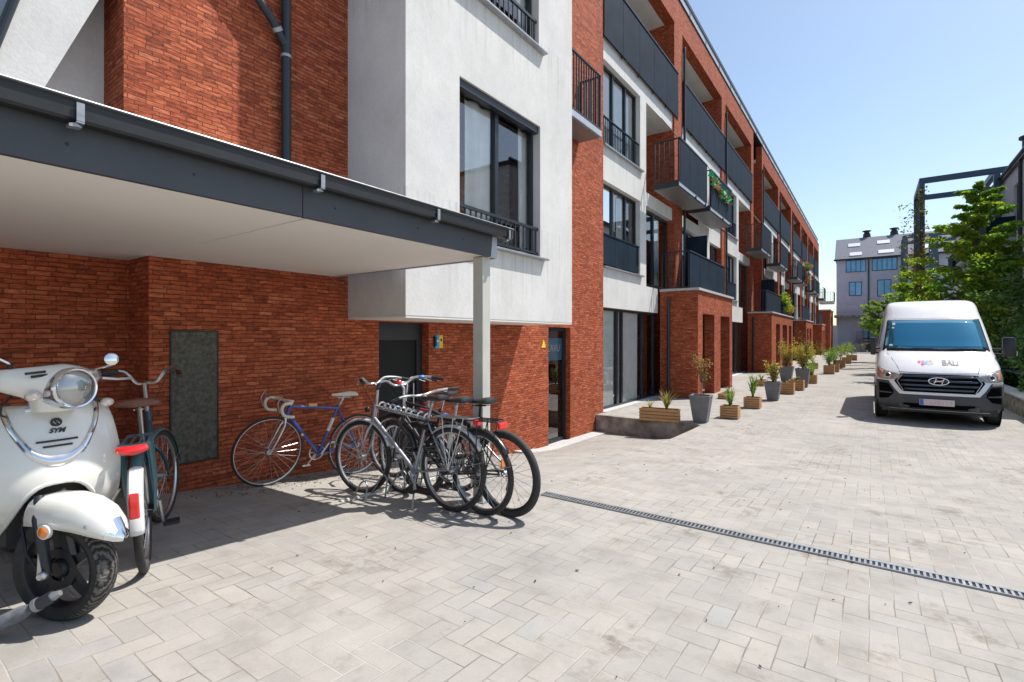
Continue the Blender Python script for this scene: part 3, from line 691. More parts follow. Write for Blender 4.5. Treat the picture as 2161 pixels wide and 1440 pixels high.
def skyl(x, z, w_=1.3):
    y = YF-.3 + (z-11.45)/3.15*3.5
    MB().add([(x, y-.08, z+.02), (x+w_, y-.08, z+.02), (x+w_, y+.45, z+.5), (x, y+.45, z+.5)], [(0,1,2,3)]).build('skylight', M['white'], rf, solid=.06)
skyl(-2.5, 13.3); skyl(-2.3, 11.9); skyl(.6, 13.4); skyl(.7, 11.95, 1.6); skyl(5, 12.2)
B(-4.0, 16.3, YF-.4, YF-.28, 11.3, 11.5).build('gutter', M['gutter'], rf)
M['glass_blue'] = simple('blue_pane', (.05, .32, .62), .12, var=.3, scale=.8, coat=1)
def fwin(x0, x1, z0, z1, n):
    f = B(x0, x1, YF-.05, YF-.002, z0, z1).build('window', M['frame'], fb)
    for i in range(n):
        a = x0+.07+(x1-x0-.07)*i/n; b = x0+(x1-x0-.07)*(i+1)/n
        MB().poly([(a, YF-.055, z0+.08), (b, YF-.055, z0+.08), (b, YF-.055, z1-.08), (a, YF-.055, z1-.08)]).build('pane', M['glass_blue'], f)
fwin(-2.69, -.55, 9.75, 11.3, 4); fwin(.05, 2.6, 9.75, 11.3, 5); fwin(-2.35, -1.0, 6.7, 8.5, 2); fwin(.6, 2.0, 6.5, 8.6, 2); fwin(4.2, 6.5, 9.75, 11.3, 4); fwin(4.5, 6, 6.6, 8.6, 2); fwin(-.9, .4, 1.2, 3.6, 2); fwin(8, 10, 6.6, 8.6, 3); fwin(8, 10, 9.75, 11.3, 3)
B(-.35, -.2, YF-.12, YF-.003, -.3, 11.3).build('downpipe', M['anthracite'], fb)
bl = B(-3.9, 1.2, YF-1.4, YF-.003, 3.9, 4.2).build('balcony', M['concrete'], fb)
r_ = MB(); bars(r_, (-3.85, YF-1.35), (1.15, YF-1.35), 4.2, 5.3, .14, .012); r_.build('railing', M['white'], bl)
bl = B(-1.6, 1.6, YF-1.0, YF-.003, .9, 1.1).build('balcony', M['concrete'], fb)
r_ = MB(); bars(r_, (-1.55, YF-.95), (1.55, YF-.95), 1.1, 2.1, .14, .012); r_.build('railing', M['gutter'], bl)
# rubble wall with round culvert below
t = thing('garden_wall', 'low stone wall with a round dark opening at the lane end', 'wall', (1, 74, -.37))
W = B(-1, 6, 73.6, 74.2, -.4, .75).build('wall', M['concrete'], t)
MB().lathe([(0, 0), (.5, 0)], Matrix.Translation((-.1, 73.59, .15)) @ Matrix.Rotation(R(90), 4, 'X'), 18).build('opening', M['black'], t)

# ================================================================== right-hand building
rt = thing('white_apartment_building', 'pale rendered building half hidden behind the trees on the right', 'building', (7, 30, -.37))
X5 = 5.9; hol = []
for z0 in (.2, 3.4, 6.6):
    y = 21.0
    while y < 56: hol.append((y, y+1.5, z0+.5, z0+2.5)); y += 4.4
W = MB(); wall_x(W, X5+.35, .35, 20, 58, -.6, 9.9, hol); W.box(X5+.351, 14, 20, 20.3, -.6, 9.9); W.box(X5+.351, 14, 57.7, 58, -.6, 9.9)
W.build('wall', M['stucco'], rt)
B(X5+2.5, X5+2.7, 20.31, 57.69, -.5, 9.8).build('interior', M['room'], rt)
W = MB(); W.box(X5-.15, 14, 19.8, 58.2, 9.9, 10.05); W.build('roof', M['anthracite'], rt)
MB().tube([(X5-.16, 19.8, 10.1), (X5-.16, 58.2, 10.1)], .09, 10).build('gutter', M['anthracite'], rt, smooth=True)
for h in hol: window_x(rt, X5+.12, h[0]+.002, h[1]-.002, h[2]+.002, h[3]-.002, (.5,), .07, sgn=-1, glass='glass')
for y in (35.2, 39.8, 44.0, 48.4):
    for z in (3.1, 6.3):
        sl = B(X5-1.1, X5-.002, y, y+2.6, z, z+.16).build('balcony', M['slab_edge'], rt)
        p = B(X5-1.1, X5-1.07, y, y+2.6, z+.16, z+1.2); p.box(X5-1.07, X5-.01, y, y+.03, z+.16, z+1.2); p.build('railing_panel', M['mesh_panel'], sl)
for y in (33.9, 38.9): MB().tube([(X5-.08, y, -.3), (X5-.08, y, 9.9)], .07, 10).build('downpipe', M['anthracite'], rt, smooth=True)
c_ = MB(); c_.lathe([(.3, 10), (.3, 10.9), (.42, 10.95), (.42, 11.05)], Matrix.Translation((X5+.3, 34.0, 0)), 16); c_.build('chimney', M['anthracite'], rt, smooth=True)

# steel pergola frames over the lane edge
def pergola(y, x0, top, label, w_=.26):
    t = thing('steel_frame', label, 'pergola', (x0, y, -.37))
    for x in (x0, 5.5): 
        for yy in (y, y+4.6): B(x, x+w_, yy, yy+w_, -.4, top-.3).build('post', M['blue_steel'], t)
    k = MB(); k.box(x0, 9.5, y, y+w_, top-.3, top); k.build('beam', M['blue_steel'], t)
    k = MB(); k.box(x0, 9.5, y+4.6, y+4.6+w_, top-.3, top); k.build('beam', M['blue_steel'], t)
    for x in (x0, 5.5, 8.9): B(x, x+w_, y+w_, y+4.6, top-.3, top).build('beam', M['blue_steel'], t)
pergola(38, 2.29, 10.75, 'tall dark steel frame rising above the large green tree')
pergola(72, 2.9, 12.9, 'farther dark steel frame seen left of the tall one, wrapped in climbers', .45)
# ================================================================== vegetation helpers
L_ = {'maple': leaf_mat('leaf_green', (.085, .20, .03), (.27, .46, .06)), 'dark': leaf_mat('leaf_dark', (.045, .105, .03), (.12, .22, .06), .35),
      'lime': leaf_mat('leaf_lime', (.17, .27, .025), (.34, .43, .05), .45), 'grass': leaf_mat('blade_green', (.09, .19, .03), (.26, .38, .08)),
      'olive': leaf_mat('blade_olive', (.16, .16, .05), (.34, .27, .10)), 'yellow': leaf_mat('leaf_yellow', (.26, .22, .04), (.50, .36, .10), .4),
      'rust': leaf_mat('leaf_rust', (.20, .10, .04), (.42, .26, .12), .4), 'pink': leaf_mat('petal_pink', (.55, .25, .25), (.7, .5, .45), .4)}
def leaf(mb, c, s, rng, up=.3):
    d = Vector((rng.gauss(0, 1), rng.gauss(0, 1), rng.gauss(0, 1)+up)).normalized(); a = d.orthogonal().normalized()
    a = Matrix.Rotation(rng.uniform(0, 6.28), 3, d) @ a; b = d.cross(a); l = s*rng.uniform(.6, 1.25)
    c = Vector(c); k = d*l*.15
    b_ = len(mb.v); mb.v += [tuple(c-a*l*.5), tuple(c+b*l*.32+k), tuple(c+a*l*.55), tuple(c-b*l*.32+k)]
    mb.f.append([b_, b_+1, b_+2, b_+3]); mb.m.append(mb.cm)
def blob(mb, c, r, n, s, rng, up=.3, shell=.5):
    for _ in range(n):
        d = Vector((rng.gauss(0, 1), rng.gauss(0, 1), rng.gauss(0, 1))).normalized(); q = rng.random()**shell
        leaf(mb, (c[0]+d.x*r[0]*q, c[1]+d.y*r[1]*q, c[2]+d.z*r[2]*q), s, rng, up)
def tree(name, label, loc, h, wid, trunk_h, mat_, n_limb, leaf_s, n_leaf, seed, cone=.7, mats2=None, group=None, layer=.25):
    rng = random.Random(seed); x, y, z = loc
    t = thing(name, label, 'tree', loc, 0, group)
    tr = MB(); tr.tube([(x, y, z-.1), (x+.03, y, z+h*.3), (x-.04, y+.03, z+h*.6), (x, y, z+h*.93)], [wid*.035+.02, wid*.03+.015, wid*.018+.01, .012], 9)
    cr = MB(); cr2 = MB()
    for i in range(n_limb):
        f = i/(n_limb-1); zz = z + trunk_h + (h-trunk_h)*f*.93; rad = wid/2*(1-f**1.5*cone)*rng.uniform(.72, 1.1)*(0.55+.45*min(1, f*5+.3))
        a = i*2.4 + rng.uniform(-.5, .5); e = Vector((x+math.cos(a)*rad, y+math.sin(a)*rad, zz+rad*.22))
        st = Vector((x, y, zz-rad*.25)); mid = (st+e)/2+Vector((0, 0, rad*.1)); tr.tube([st, mid, e], [.035*(1-f)+.012, .02, .006], 6)
        for k in range(5):
            q = .35+.65*k/4; c = st.lerp(e, q) + Vector((rng.uniform(-.2, .2), rng.uniform(-.2, .2), rng.uniform(-.1, .2)))*rad*.5
            r = rad*rng.uniform(.17, .31); m_ = cr2 if (mats2 and rng.random() < .3 + f*.35) else cr
            blob(m_, c, (r*1.2, r*1.2, r*layer*2.2), max(6, int(n_leaf/(n_limb*5))), leaf_s, rng, 1.2)
    tr.build('trunk', M['bark'], t, smooth=True)
    cr.build('crown', L_[mat_], t)
    if mats2: cr2.build('crown', L_[mats2], t)
    return t
def shrub(label, loc, r, n, s, mat_, seed, group=None, name='shrub', cat='shrub', lumps=9):
    rng = random.Random(seed); x, y, z = loc
    t = thing(name, label, cat, loc, 0, group); m_ = MB(); stm = MB()
    for i in range(lumps):
        c = (x+rng.uniform(-.7, .7)*r[0], y+rng.uniform(-.7, .7)*r[1], z+r[2]*(.35+rng.uniform(0, 1.25)))
        stm.tube([(x, y, z-.05), ((x+c[0])/2, (y+c[1])/2, z+r[2]*.5), c], [.03, .02, .006], 5)
        blob(m_, c, (r[0]*.45, r[1]*.45, r[2]*.42), n//lumps, s, rng, .5, .45)
    blob(m_, (x, y, z+r[2]), (r[0]*.9, r[1]*.9, r[2]*.95), n//3, s, rng, .5, .4)
    stm.build('stem', M['bark'], t); m_.build('foliage', L_[mat_], t); return t

tree('maple_tree', 'large layered bright green tree standing behind the white van', (3.3, 26, -.37), 7.9, 4.6, 1.1, 'maple', 58, .17, 19000, 3, .78, 'lime', layer=.15)
tree('garden_tree', 'lime green bushy tree just left of the large layered tree', (1.75, 30.5, -.37), 4.9, 3.0, .9, 'lime', 26, .14, 7000, 5, .5, 'maple')
tree('street_tree', 'small round dark green tree on a bare trunk near the lane end', (.45, 44, -.37), 4.4, 2.6, 1.9, 'maple', 22, .15, 5000, 8, .45, 'lime')
tree('garden_tree', 'dark spreading tree filling the right edge behind the van mirror', (5.0, 21.5, -.37), 5.2, 4.0, .6, 'dark', 38, .16, 12000, 9, .55)
hg = 'dark shrubs in the bed on the right behind the van'
for i, (x, y, r, lb) in enumerate([(3.7, 17.2, (.9, 1.1, .85), 'dark shrub under the van mirror, nearest of the bed'), (4.3, 19.6, (1.1, 1.2, 1.1), 'taller dark shrub right of the van roof'), (3.4, 21.4, (.8, 1.1, .95), 'dark shrub half hidden behind the van, left of the taller one'),
        (4.6, 14.7, (.9, 1.2, 1.0), 'dark shrub cut by the right edge of the picture')]):
    shrub(lb, (x, y, -.3), r, 4200, .10, 'dark', 30+i, hg)
for i, (x, y) in enumerate(((1.9, 33.0), (2.9, 30.2))): shrub(['yellow green shrub beneath the lime tree, left one', 'yellow green shrub beneath the lime tree, right one'][i], (x, y, -.37), (1.1, 1.2, 1.1), 2600, .12, 'lime', 50+i, 'yellow green shrubs')
for i, (x, y, h, lb) in enumerate(((2.35, 37.9, 10.2, 'climbing plant with sparse upper shoots on the tall steel frame post'), (2.95, 71.9, 9.5, 'dense climbing plant covering the farther steel frame post'))):
    rng = random.Random(70+i); t = thing('climbing_plant', lb, 'climber', (x, y, -.37)); m_ = MB(); s_ = MB(); s_.tube([(x+.05, y-.03, z) for z in frange(-.37, h, 8)], .03, 5)
    for k in range(46):
        z = h*(k/46)**1.05; rr = (.55 if z < h*.62 else .25)*(1.5 if i else 1)*rng.uniform(.5, 1.4)
        blob(m_, (x+rng.uniform(-.5, .5)*rr*1.5, y+rng.uniform(-.3, .2), z), (rr, .3, .35), (70 if z < h*.62 else 18), .16+.12*i, rng)
    for k in range(9): 
        z = h*.62 + k*.33; s_.tube([(x, y, z), (x-.5, y-.1, z+.35), (x-1.0*rng.random()-.3, y-.1, z+.1)], .012, 4); blob(m_, (x-.8*rng.random()-.2, y-.1, z+.15), (.4, .2, .25), 12, .15, rng)
    s_.build('stem', M['bark'], t); m_.build('foliage', L_['olive' if i == 0 else 'maple'], t)
# low rubble edge of the bed and its soil
t = thing('planter_wall', 'low rough stone wall holding the bed to the right of the van', 'wall', (2.85, 25, -.37))
B(2.72, 3.02, 11.0, 30, -.5, .02).build('wall', simple('rubble_stone', (.26, .23, .18), .95, var=.6, scale=7, bmp=1, bscale=18), t, bevel=.02)
B(2.68, 3.06, 11.0, 30, .021, .075).build('coping', M['bluestone'], t, bevel=.01)
struct(MB().grid([[(x, y, -.06) for x in (3.03, 5.88)] for y in (10.9, 45)]).build('garden_bed', M['soil']))
t = thing('handrail', 'blue grey low metal rail along the planted bed', 'rail', (3.3, 18, 0))
k = MB().tube([(3.25, 12, .42), (3.25, 24, .42)], .03, 8); k.build('rail', simple('blue_rail', (.06, .12, .2), .4), t, smooth=True)
for y in range(12, 25, 3): MB().tube([(3.25, y, -.08), (3.25, y, .40)], .02, 6).build('post', M['anthracite'], t)

# ================================================================== planters
def blades(mb, c, n, h, spread, rng, w_=.010, droop=.5):
    for _ in range(n):
        a = rng.uniform(0, 6.283); hh = h*rng.uniform(.55, 1.1); sp = spread*rng.uniform(.2, 1.1); pts = []
        for k in range(6):
            q = k/5; pts.append(Vector((c[0]+rng.uniform(-.01, .01)+math.cos(a)*sp*q**1.6, c[1]+math.sin(a)*sp*q**1.6, c[2]+hh*(q-droop*.45*q**3*(sp/max(spread, .01))))))
        s_ = Vector((-math.sin(a), math.cos(a), 0)); b_ = len(mb.v)
        for k, p_ in enumerate(pts):
            ww = w_*(1-(k/5)**2*.95); mb.v += [tuple(p_-s_*ww), tuple(p_+s_*ww)]
        for k in range(5): mb.f.append([b_+2*k, b_+2*k+1, b_+2*k+3, b_+2*k+2]); mb.m.append(mb.cm)
def leafy(mb, stem, c, h, r, n, s, rng, base=.25, nst=7):
    for i in range(nst):
        a = rng.uniform(0, 6.28); e = Vector((c[0]+math.cos(a)*r*rng.uniform(.2, .9), c[1]+math.sin(a)*r*rng.uniform(.2, .9), c[2]+h*rng.uniform(.6, 1)))
        m_ = Vector(c).lerp(e, .5) + Vector((0, 0, h*.1)); stem.tube([c, m_, e], [.006, .005, .002], 4)
        for k in range(n//nst):
            q = rng.uniform(base, 1); p_ = Vector(c).lerp(m_, q*2) if q < .5 else m_.lerp(e, q*2-1)
            leaf(mb, p_+Vector([rng.gauss(0, r*.13) for _ in range(3)]), s, rng, .6)
def wood_box(t, w_, d, h, ns=5):
    g_ = .010; sh = (h-(ns-1)*g_)/ns
    for i in range(ns):
        z = .012+i*(sh+g_); k = MB(); k.box(-w_/2, w_/2, -d/2, -d/2+.014, z, z+sh); k.box(-w_/2, w_/2, d/2-.014, d/2, z, z+sh)
        k.box(-w_/2-.012, -w_/2+.002, -d/2-.004, d/2+.004, z-.001, z+sh-.003); k.box(w_/2-.002, w_/2+.012, -d/2-.004, d/2+.004, z-.001, z+sh-.003)
        k.build('slat', M['wood'], t, bevel=.002)
    B(-w_/2+.015, w_/2-.015, -d/2+.015, d/2-.015, .005, h-.025).build('soil', M['soil'], t)
def tall_pot(t, w_, h, m_='pot'):
    a, b = w_/2*.66, w_/2; k = MB()
    ring = lambda s_, z: [(-s_, -s_, z), (s_, -s_, z), (s_, s_, z), (-s_, s_, z)]
    k.loft([ring(a, 0), ring(b, h-.03), ring(b+.008, h-.028), ring(b+.008, h), ring(b-.02, h), ring(b-.03, h-.06)], caps=True); k.build('pot', M[m_], t, bevel=.006)
    B(-b+.03, b-.03, -b+.03, b-.03, h-.10, h-.045).build('soil', M['soil'], t)
def planter(label, x, y, rz, kind, dims, plants, seed, cat='planter'):
    rng = random.Random(seed); t = thing('potted_plant', label, cat, (x, y, -.369), R(rz), 'planters lined up along the facade', local=True)
    if kind == 'box': wood_box(t, *dims); top = dims[2]-.03
    else: tall_pot(t, *dims); top = dims[1]-.05
    if y > 20: plants = [(a, b, c, int(d*1.2), e*1.2, f*1.25) for a, b, c, d, e, f in plants]
    for pl in plants:
        typ, px, mat_, n, h, r = pl; mb, stm = MB(), MB()
        if typ == 'grass': blades(mb, (px, 0, top), n, h, r, rng, .016)
        elif typ == 'bush': leafy(mb, stm, (px, 0, top), h, r, n, .07, rng, .2, 9)
        elif typ == 'thin':
            stm.tube([(px, 0, top), (px+.01, .01, top+h*.5), (px+.03, 0, top+h)], [.008, .006, .003], 6); leafy(mb, stm, (px, 0, top+h*.3), h*.75, r, n, .05, rng, .3, 8)
        o = mb.build('plant', L_[mat_], t)
        if stm.v: stm.build('stem', M['bark'], o)
    return t
planter('long slatted wooden planter with two spiky yellow-green plants at the edge of the step', -3.63, 10.42, 8, 'box', (.78, .24, .26, 4), [('grass', -.2, 'olive', 13, .26, .18), ('grass', .14, 'olive', 34, .52, .32)], 1)
planter('tall tapered grey pot with a thin rusty-leaved shrub, nearest pot to the step', -2.90, 10.85, 4, 'pot', (.40, .56), [('thin', 0, 'rust', 300, .98, .24), ('thin', .05, 'olive', 40, .6, .2)], 2)
planter('square slatted wooden box with green grass, first beyond the nearest pot', -2.52, 11.75, 2, 'box', (.34, .34, .26, 5), [('grass', 0, 'grass', 34, .50, .24), ('bush', 0, 'grass', 30, .25, .12)], 3)
planter('square slatted wooden box with tall reedy grass, second beyond the nearest pot', -2.42, 13.75, 0, 'box', (.34, .34, .26, 5), [('grass', 0, 'grass', 40, .72, .24), ('bush', 0, 'grass', 60, .6, .14)], 4)
planter('tall grey pot with a pale pinkish flowering bush by the first porch', -2.25, 15.75, 0, 'pot', (.40, .52), [('bush', 0, 'yellow', 340, .62, .32), ('bush', .06, 'pink', 26, .68, .3), ('bush', 0, 'grass', 90, .5, .2)], 5)
planter('slatted wooden box with hardly any growth, just past the flowering pot', -2.14, 17.8, 0, 'box', (.36, .36, .34, 5), [('grass', 0, 'olive', 12, .12, .1)], 6)
planter('slatted wooden box with a low mound of leaves, left of the biggest yellow bush', -2.05, 19.3, 0, 'box', (.42, .42, .32, 5), [('bush', 0, 'olive', 60, .16, .14)], 7)
planter('grey pot with the biggest yellow-orange bush in the line', -1.98, 20.5, 0, 'pot', (.44, .66), [('bush', 0, 'yellow', 700, .85, .42), ('bush', 0, 'grass', 160, .6, .3), ('thin', .1, 'rust', 60, 1.2, .3)], 8)
planter('grey pot with a golden bush set back toward the porch', -2.75, 22.6, 0, 'pot', (.5, .62), [('bush', 0, 'yellow', 600, .95, .42), ('bush', 0, 'olive', 120, .7, .35)], 9)
planter('small slatted wooden box with bluish grass, past the biggest yellow bush', -1.88, 22.4, 0, 'box', (.36, .36, .3, 5), [('grass', 0, 'grass', 46, .5, .3)], 10)
planter('low wooden box of green leaves halfway along the lane', -2.3, 25.4, 0, 'box', (.5, .4, .26, 4), [('bush', 0, 'maple', 200, .55, .35)], 11)
planter('wooden box with bright green grass at the lane middle, left of a twin', -1.66, 28.6, 0, 'box', (.42, .42, .4, 5), [('bush', 0, 'grass', 260, .75, .4), ('grass', 0, 'grass', 50, .8, .35)], 12)
planter('wooden box with bright green grass at the lane middle, farther twin', -1.55, 30.4, 0, 'box', (.42, .42, .4, 5), [('bush', 0, 'grass', 240, .8, .42), ('grass', 0, 'grass', 40, .85, .35)], 13)
planter('wooden box with lime foliage in the far half of the lane', -1.5, 35.4, 0, 'box', (.5, .5, .4, 5), [('bush', 0, 'lime', 320, .85, .5)], 14)
planter('wooden box with yellow-green foliage, second from the far end of the line', -1.35, 40.5, 0, 'box', (.5, .5, .4, 5), [('bush', 0, 'lime', 300, .85, .55)], 15)
planter('farthest wooden box with a yellow-green bush at the lane end', -1.2, 46.5, 0, 'box', (.6, .6, .4, 5), [('bush', 0, 'lime', 340, 1.0, .7)], 16)
planter('low flat wooden trough against the first brick porch', -3.45, 15.6, 90, 'box', (.8, .28, .14, 2), [('grass', .2, 'olive', 12, .25, .15)], 17)
planter('low flat wooden trough against the second brick porch', -3.3, 20.4, 90, 'box', (.9, .3, .18, 3), [('grass', 0, 'grass', 20, .3, .2)], 18)
planter('dark leafy bush in a box before the third porch', -2.7, 33.0, 0, 'box', (.5, .5, .3, 4), [('bush', 0, 'maple', 330, 1.0, .6)], 19)

# balcony decorations: garland and hanging plants
rng = random.Random(12)
t = thing('garland', 'bright green and orange paper garland hung on the second balcony railing', 'decoration', (-4.34, 18.3, 6.4))
gm = simple('garland_green', (.02, .42, .14), .5, var=.3); og = simple('garland_orange', (.75, .17, .05), .5, var=.2)
a, b = MB(), MB()
for i in range(13):
    y = 17.35+i*.22; z = 6.72-.34*(i/12)**.7+rng.uniform(-.12, .1)
    for k in range(5):
        c = Vector((-4.33+rng.uniform(0, .06), y+rng.uniform(-.12, .12), z+rng.uniform(-.14, .14))); leaf(b if (i*5+k) % 4 == 0 else a, c, .22, rng)
a.build('green_leaves', gm, t, solid=.004); b.build('orange_leaves', og, t, solid=.004)
for i, (y, z, mt, n, lb) in enumerate([(33.6, 3.5, 'lime', 500, 'lime green trailing plant hanging over the terrace railing above the second porch'), (35.3, 3.4, 'yellow', 450, 'orange and yellow flowering plant on the same terrace, right of the lime one'),
        (46.6, 7.1, 'olive', 420, 'flowering plant on a far upper balcony'), (46.9, 6.0, 'rust', 240, 'reddish flower box low on a far balcony')]):
    t = thing('balcony_plant', lb, 'plant', (-4.2, y, z)); m_ = MB(); rg = random.Random(200+i)
    for k in range(6): blob(m_, (-4.22+rg.uniform(-.1, .15), y+rg.uniform(-.7, .7), z+rg.uniform(-.35, .35)), (.3, .4, .3), n//6, .13, rg)
    B(-4.27, -4.05, y-.4, y+.4, z-.3, z-.12).build('trough', M['black'], t); m_.build('foliage', L_[mt], t)
# ================================================================== bicycles  (local frame: x forward, y left, z up, origin on the ground under the bottom bracket)
def vec_lerp(a, b, q): return Vector(a).lerp(Vector(b), q)
def circ(c, r, n=40, y=0): return [(c[0]+r*math.cos(2*math.pi*i/n), y, c[2]+r*math.sin(2*math.pi*i/n)) for i in range(n)]
def arc(c, r, a0, a1, n=18): return [(c[0]+r*math.cos(R(a0+(a1-a0)*i/n)), 0, c[2]+r*math.sin(R(a0+(a1-a0)*i/n))) for i in range(n+1)]
def smooth3(P, n=5):
    P = [Vector(p) for p in P]; o = []
    for i in range(len(P)-1):
        p0, p1, p2, p3 = P[max(i-1, 0)], P[i], P[i+1], P[min(i+2, len(P)-1)]
        for j in range(n): q = j/n; o.append(.5*((2*p1)+(p2-p0)*q+(2*p0-5*p1+4*p2-p3)*q*q+(3*p1-p0-3*p2+p3)*q**3))
    return o+[P[-1]]
def bike_wheel(t, c, r, tyre, rimm, tyrem, nsp, sp='alu', T=None, reflector=False):
    T = T or Matrix.Identity(4); tr = lambda pts: [T @ Vector(p) for p in pts]
    rim = MB(); rim.tube(tr(circ(c, r-tyre*1.75)), tyre*.62, 8, closed=True); o = rim.build('wheel', M[rimm], t, smooth=True)
    ty = MB(); ty.tube(tr(circ(c, r-tyre, 48)), tyre, 10, closed=True); ty.build('tyre', M[tyrem], o, smooth=True)
    s_ = MB(); rr = r-tyre*2
    for i in range(nsp):
        a = 2*math.pi*i/nsp; sd_ = .028 if i % 2 else -.028; off = .35 if (i//2) % 2 else -.35
        s_.tube(tr([(c[0]+.022*math.cos(a+off*3), sd_, c[2]+.022*math.sin(a+off*3)), (c[0]+rr*math.cos(a), 0, c[2]+rr*math.sin(a))]), .0013, 4, caps=False)
    s_.build('spokes', M[sp], o)
    h = MB(); h.tube(tr([(c[0], -.045, c[2]), (c[0], -.03, c[2]), (c[0], -.028, c[2]), (c[0], .028, c[2]), (c[0], .03, c[2]), (c[0], .045, c[2])]), [.01, .01, .026, .026, .01, .01], 10); h.build('hub', M['alu'], o, smooth=True)
    return o
def bicycle(label, p_rear, p_front, zg, kind, C, lean=0, steer=0, group='bicycles parked by the canopy', r=.345):
    a, b = Vector((*p_rear, 0)), Vector((*p_front, 0)); d = b-a; wb = d.length; ang = math.atan2(d.y, d.x)
    t = thing('bicycle', label, 'bicycle', (a.x, a.y, zg[0]), 0, group, local=True)
    t.rotation_euler = Matrix.Rotation(ang, 4, 'Z').to_quaternion() @ Matrix.Rotation(-math.atan2(zg[1]-zg[0], wb), 4, 'Y').to_quaternion() @ Matrix.Rotation(lean, 4, 'X').to_quaternion() and \
        (Matrix.Rotation(ang, 4, 'Z') @ Matrix.Rotation(-math.atan2(zg[1]-zg[0], wb), 4, 'Y') @ Matrix.Rotation(lean, 4, 'X')).to_euler()
    ty = {'road': .013, 'city': .023, 'mtb': .029, 'dutch': .021}[kind]
    RW, FW = (0, 0, r), (wb, 0, r); BB = Vector((.44, 0, .285 if kind != 'mtb' else .31))
    sh = {'road': .80, 'city': .78, 'mtb': .66, 'dutch': .74}[kind]; ST = Vector((.27, 0, sh)); HT = Vector((wb-.17, 0, .84 if kind != 'road' else .80)); HB = Vector((wb-.135, 0, .69))
    if kind == 'dutch': HB = Vector((wb-.15, 0, .62))
    S = Matrix.Translation(HB) @ Matrix.Rotation(steer, 4, 'Z') @ Matrix.Translation(-HB)
    sp = lambda pts: [S @ Vector(p) for p in pts]
    bike_wheel(t, RW, r, ty, C.get('rim', 'alu'), 'rubber', 28 if kind != 'mtb' else 24, C.get('spoke', 'alu'))
    bike_wheel(t, FW, r, ty, C.get('rim', 'alu'), 'rubber', 28, C.get('spoke', 'alu'), S)
    f = MB(); tb = .016 if kind != 'mtb' else .021
    f.tube([HB+(HT-HB)*.2, BB], tb*1.15, 10)
    if kind == 'dutch': f.tube([HT-(HT-HB)*.3, (.62, 0, .55), (.40, 0, .44)], tb, 10)
    else: f.tube([HT-(HT-HB)*.1, ST-Vector((0, 0, .04))], tb, 10)
    f.tube([BB, ST], tb, 10); f.tube([HB, HT], tb*1.35, 12)
    for s_ in (-1, 1):
        f.tube([BB+Vector((-.04, .03*s_, 0)), (.02, .055*s_, r)], .009, 7); f.tube([ST+Vector((0, .015*s_, -.06)), (.02, .055*s_, r+.01)], .008, 7)
    f.tube([BB+Vector((0, -.035, 0)), BB+Vector((0, .035, 0))], .024, 12)
    fr = f.build('frame', C['frame'], t, smooth=True)
    if 'decal' in C:
        k = MB(); k.tube([vec_lerp(HT, ST, .35), vec_lerp(HT, ST, .52)], tb+.002, 10); k.tube([vec_lerp(HB, BB, .45), vec_lerp(HB, BB, .50)], tb*1.15+.002, 10); k.build('decal', C['decal'], fr)
        k = MB(); k.tube([vec_lerp(BB, ST, .45), vec_lerp(BB, ST, .72)], tb+.002, 10); k.build('decal', M['white'], fr)
    k = MB(); fc = C.get('fork', C['frame'])
    cr = HB + Vector((.008, 0, -.03))
    for s_ in (-1, 1): k.tube(sp([cr+Vector((0, .012*s_, 0)), cr+Vector((.02, .052*s_, -.06)), (wb-.055, .055*s_, r+.12), (wb, .052*s_, r)]), [.014, .013, .011, .008], 8)
    k.tube(sp([HB, cr]), .017, 10); k.build('fork', fc, t, smooth=True)
    # saddle
    sx, sz = ST.x-.05, ST.z+{'road': .11, 'city': .14, 'mtb': .26, 'dutch': .20}[kind]
    k = MB(); rows = []; sw = 1.5 if kind == 'dutch' else 1
    for q, hw, hz, zz in ((-.14, .045, .012, .0), (-.13, .075, .025, .006), (-.08, .078, .03, .008), (0, .05, .026, 0), (.07, .024, .02, -.004), (.13, .018, .016, -.006), (.145, .008, .008, -.008)):
        rows.append([(sx+q, sw*hw*math.cos(a_), sz+zz+hz*math.sin(a_)*(1 if math.sin(a_) > 0 else .8)) for a_ in [2*math.pi*j/12 for j in range(12)]])
    k.loft(rows); sa = k.build('saddle', C.get('saddle', M['black']), t, smooth=True)
    k = MB(); k.tube([ST-Vector((0, 0, .02)), (sx, 0, sz-.02)], .0125, 10); k.tube([(sx-.08, .02, sz-.03), (sx+.08, .02, sz-.035)], .004, 6); k.tube([(sx-.08, -.02, sz-.03), (sx+.08, -.02, sz-.035)], .004, 6); k.build('seat_post', M['alu'] if kind != 'mtb' else M['black'], t)
    # stem + bars
    top = HT + Vector((-.02, 0, {'road': .04, 'city': .17, 'mtb': .08, 'dutch': .20}[kind])); hb_ = top + Vector({'road': (.09, 0, .01), 'city': (.05, 0, .03), 'mtb': (.08, 0, .03), 'dutch': (.03, 0, .0)}[kind])
    k = MB(); k.tube(sp([HT, top, hb_]), .0135, 9); st = k.build('stem', C.get('stem', M['alu']), t, smooth=True)
    grips = []
    if kind == 'road':
        paths = []
        for s_ in (-1, 1): paths.append([hb_, hb_+Vector((0, .15*s_, 0)), hb_+Vector((.03, .19*s_, 0)), hb_+Vector((.085, .2*s_, -.01)), hb_+Vector((.105, .2*s_, -.06)), hb_+Vector((.07, .205*s_, -.12)), hb_+Vector((-.02, .21*s_, -.13))])
        rad, brm = .0155, C['tape']
        lv = [[hb_+Vector((.09, .2*s_, .02)), hb_+Vector((.12, .2*s_, .065)), hb_+Vector((.15, .2*s_, .0)), hb_+Vector((.12, .2*s_, -.09))] for s_ in (-1, 1)]
    else:
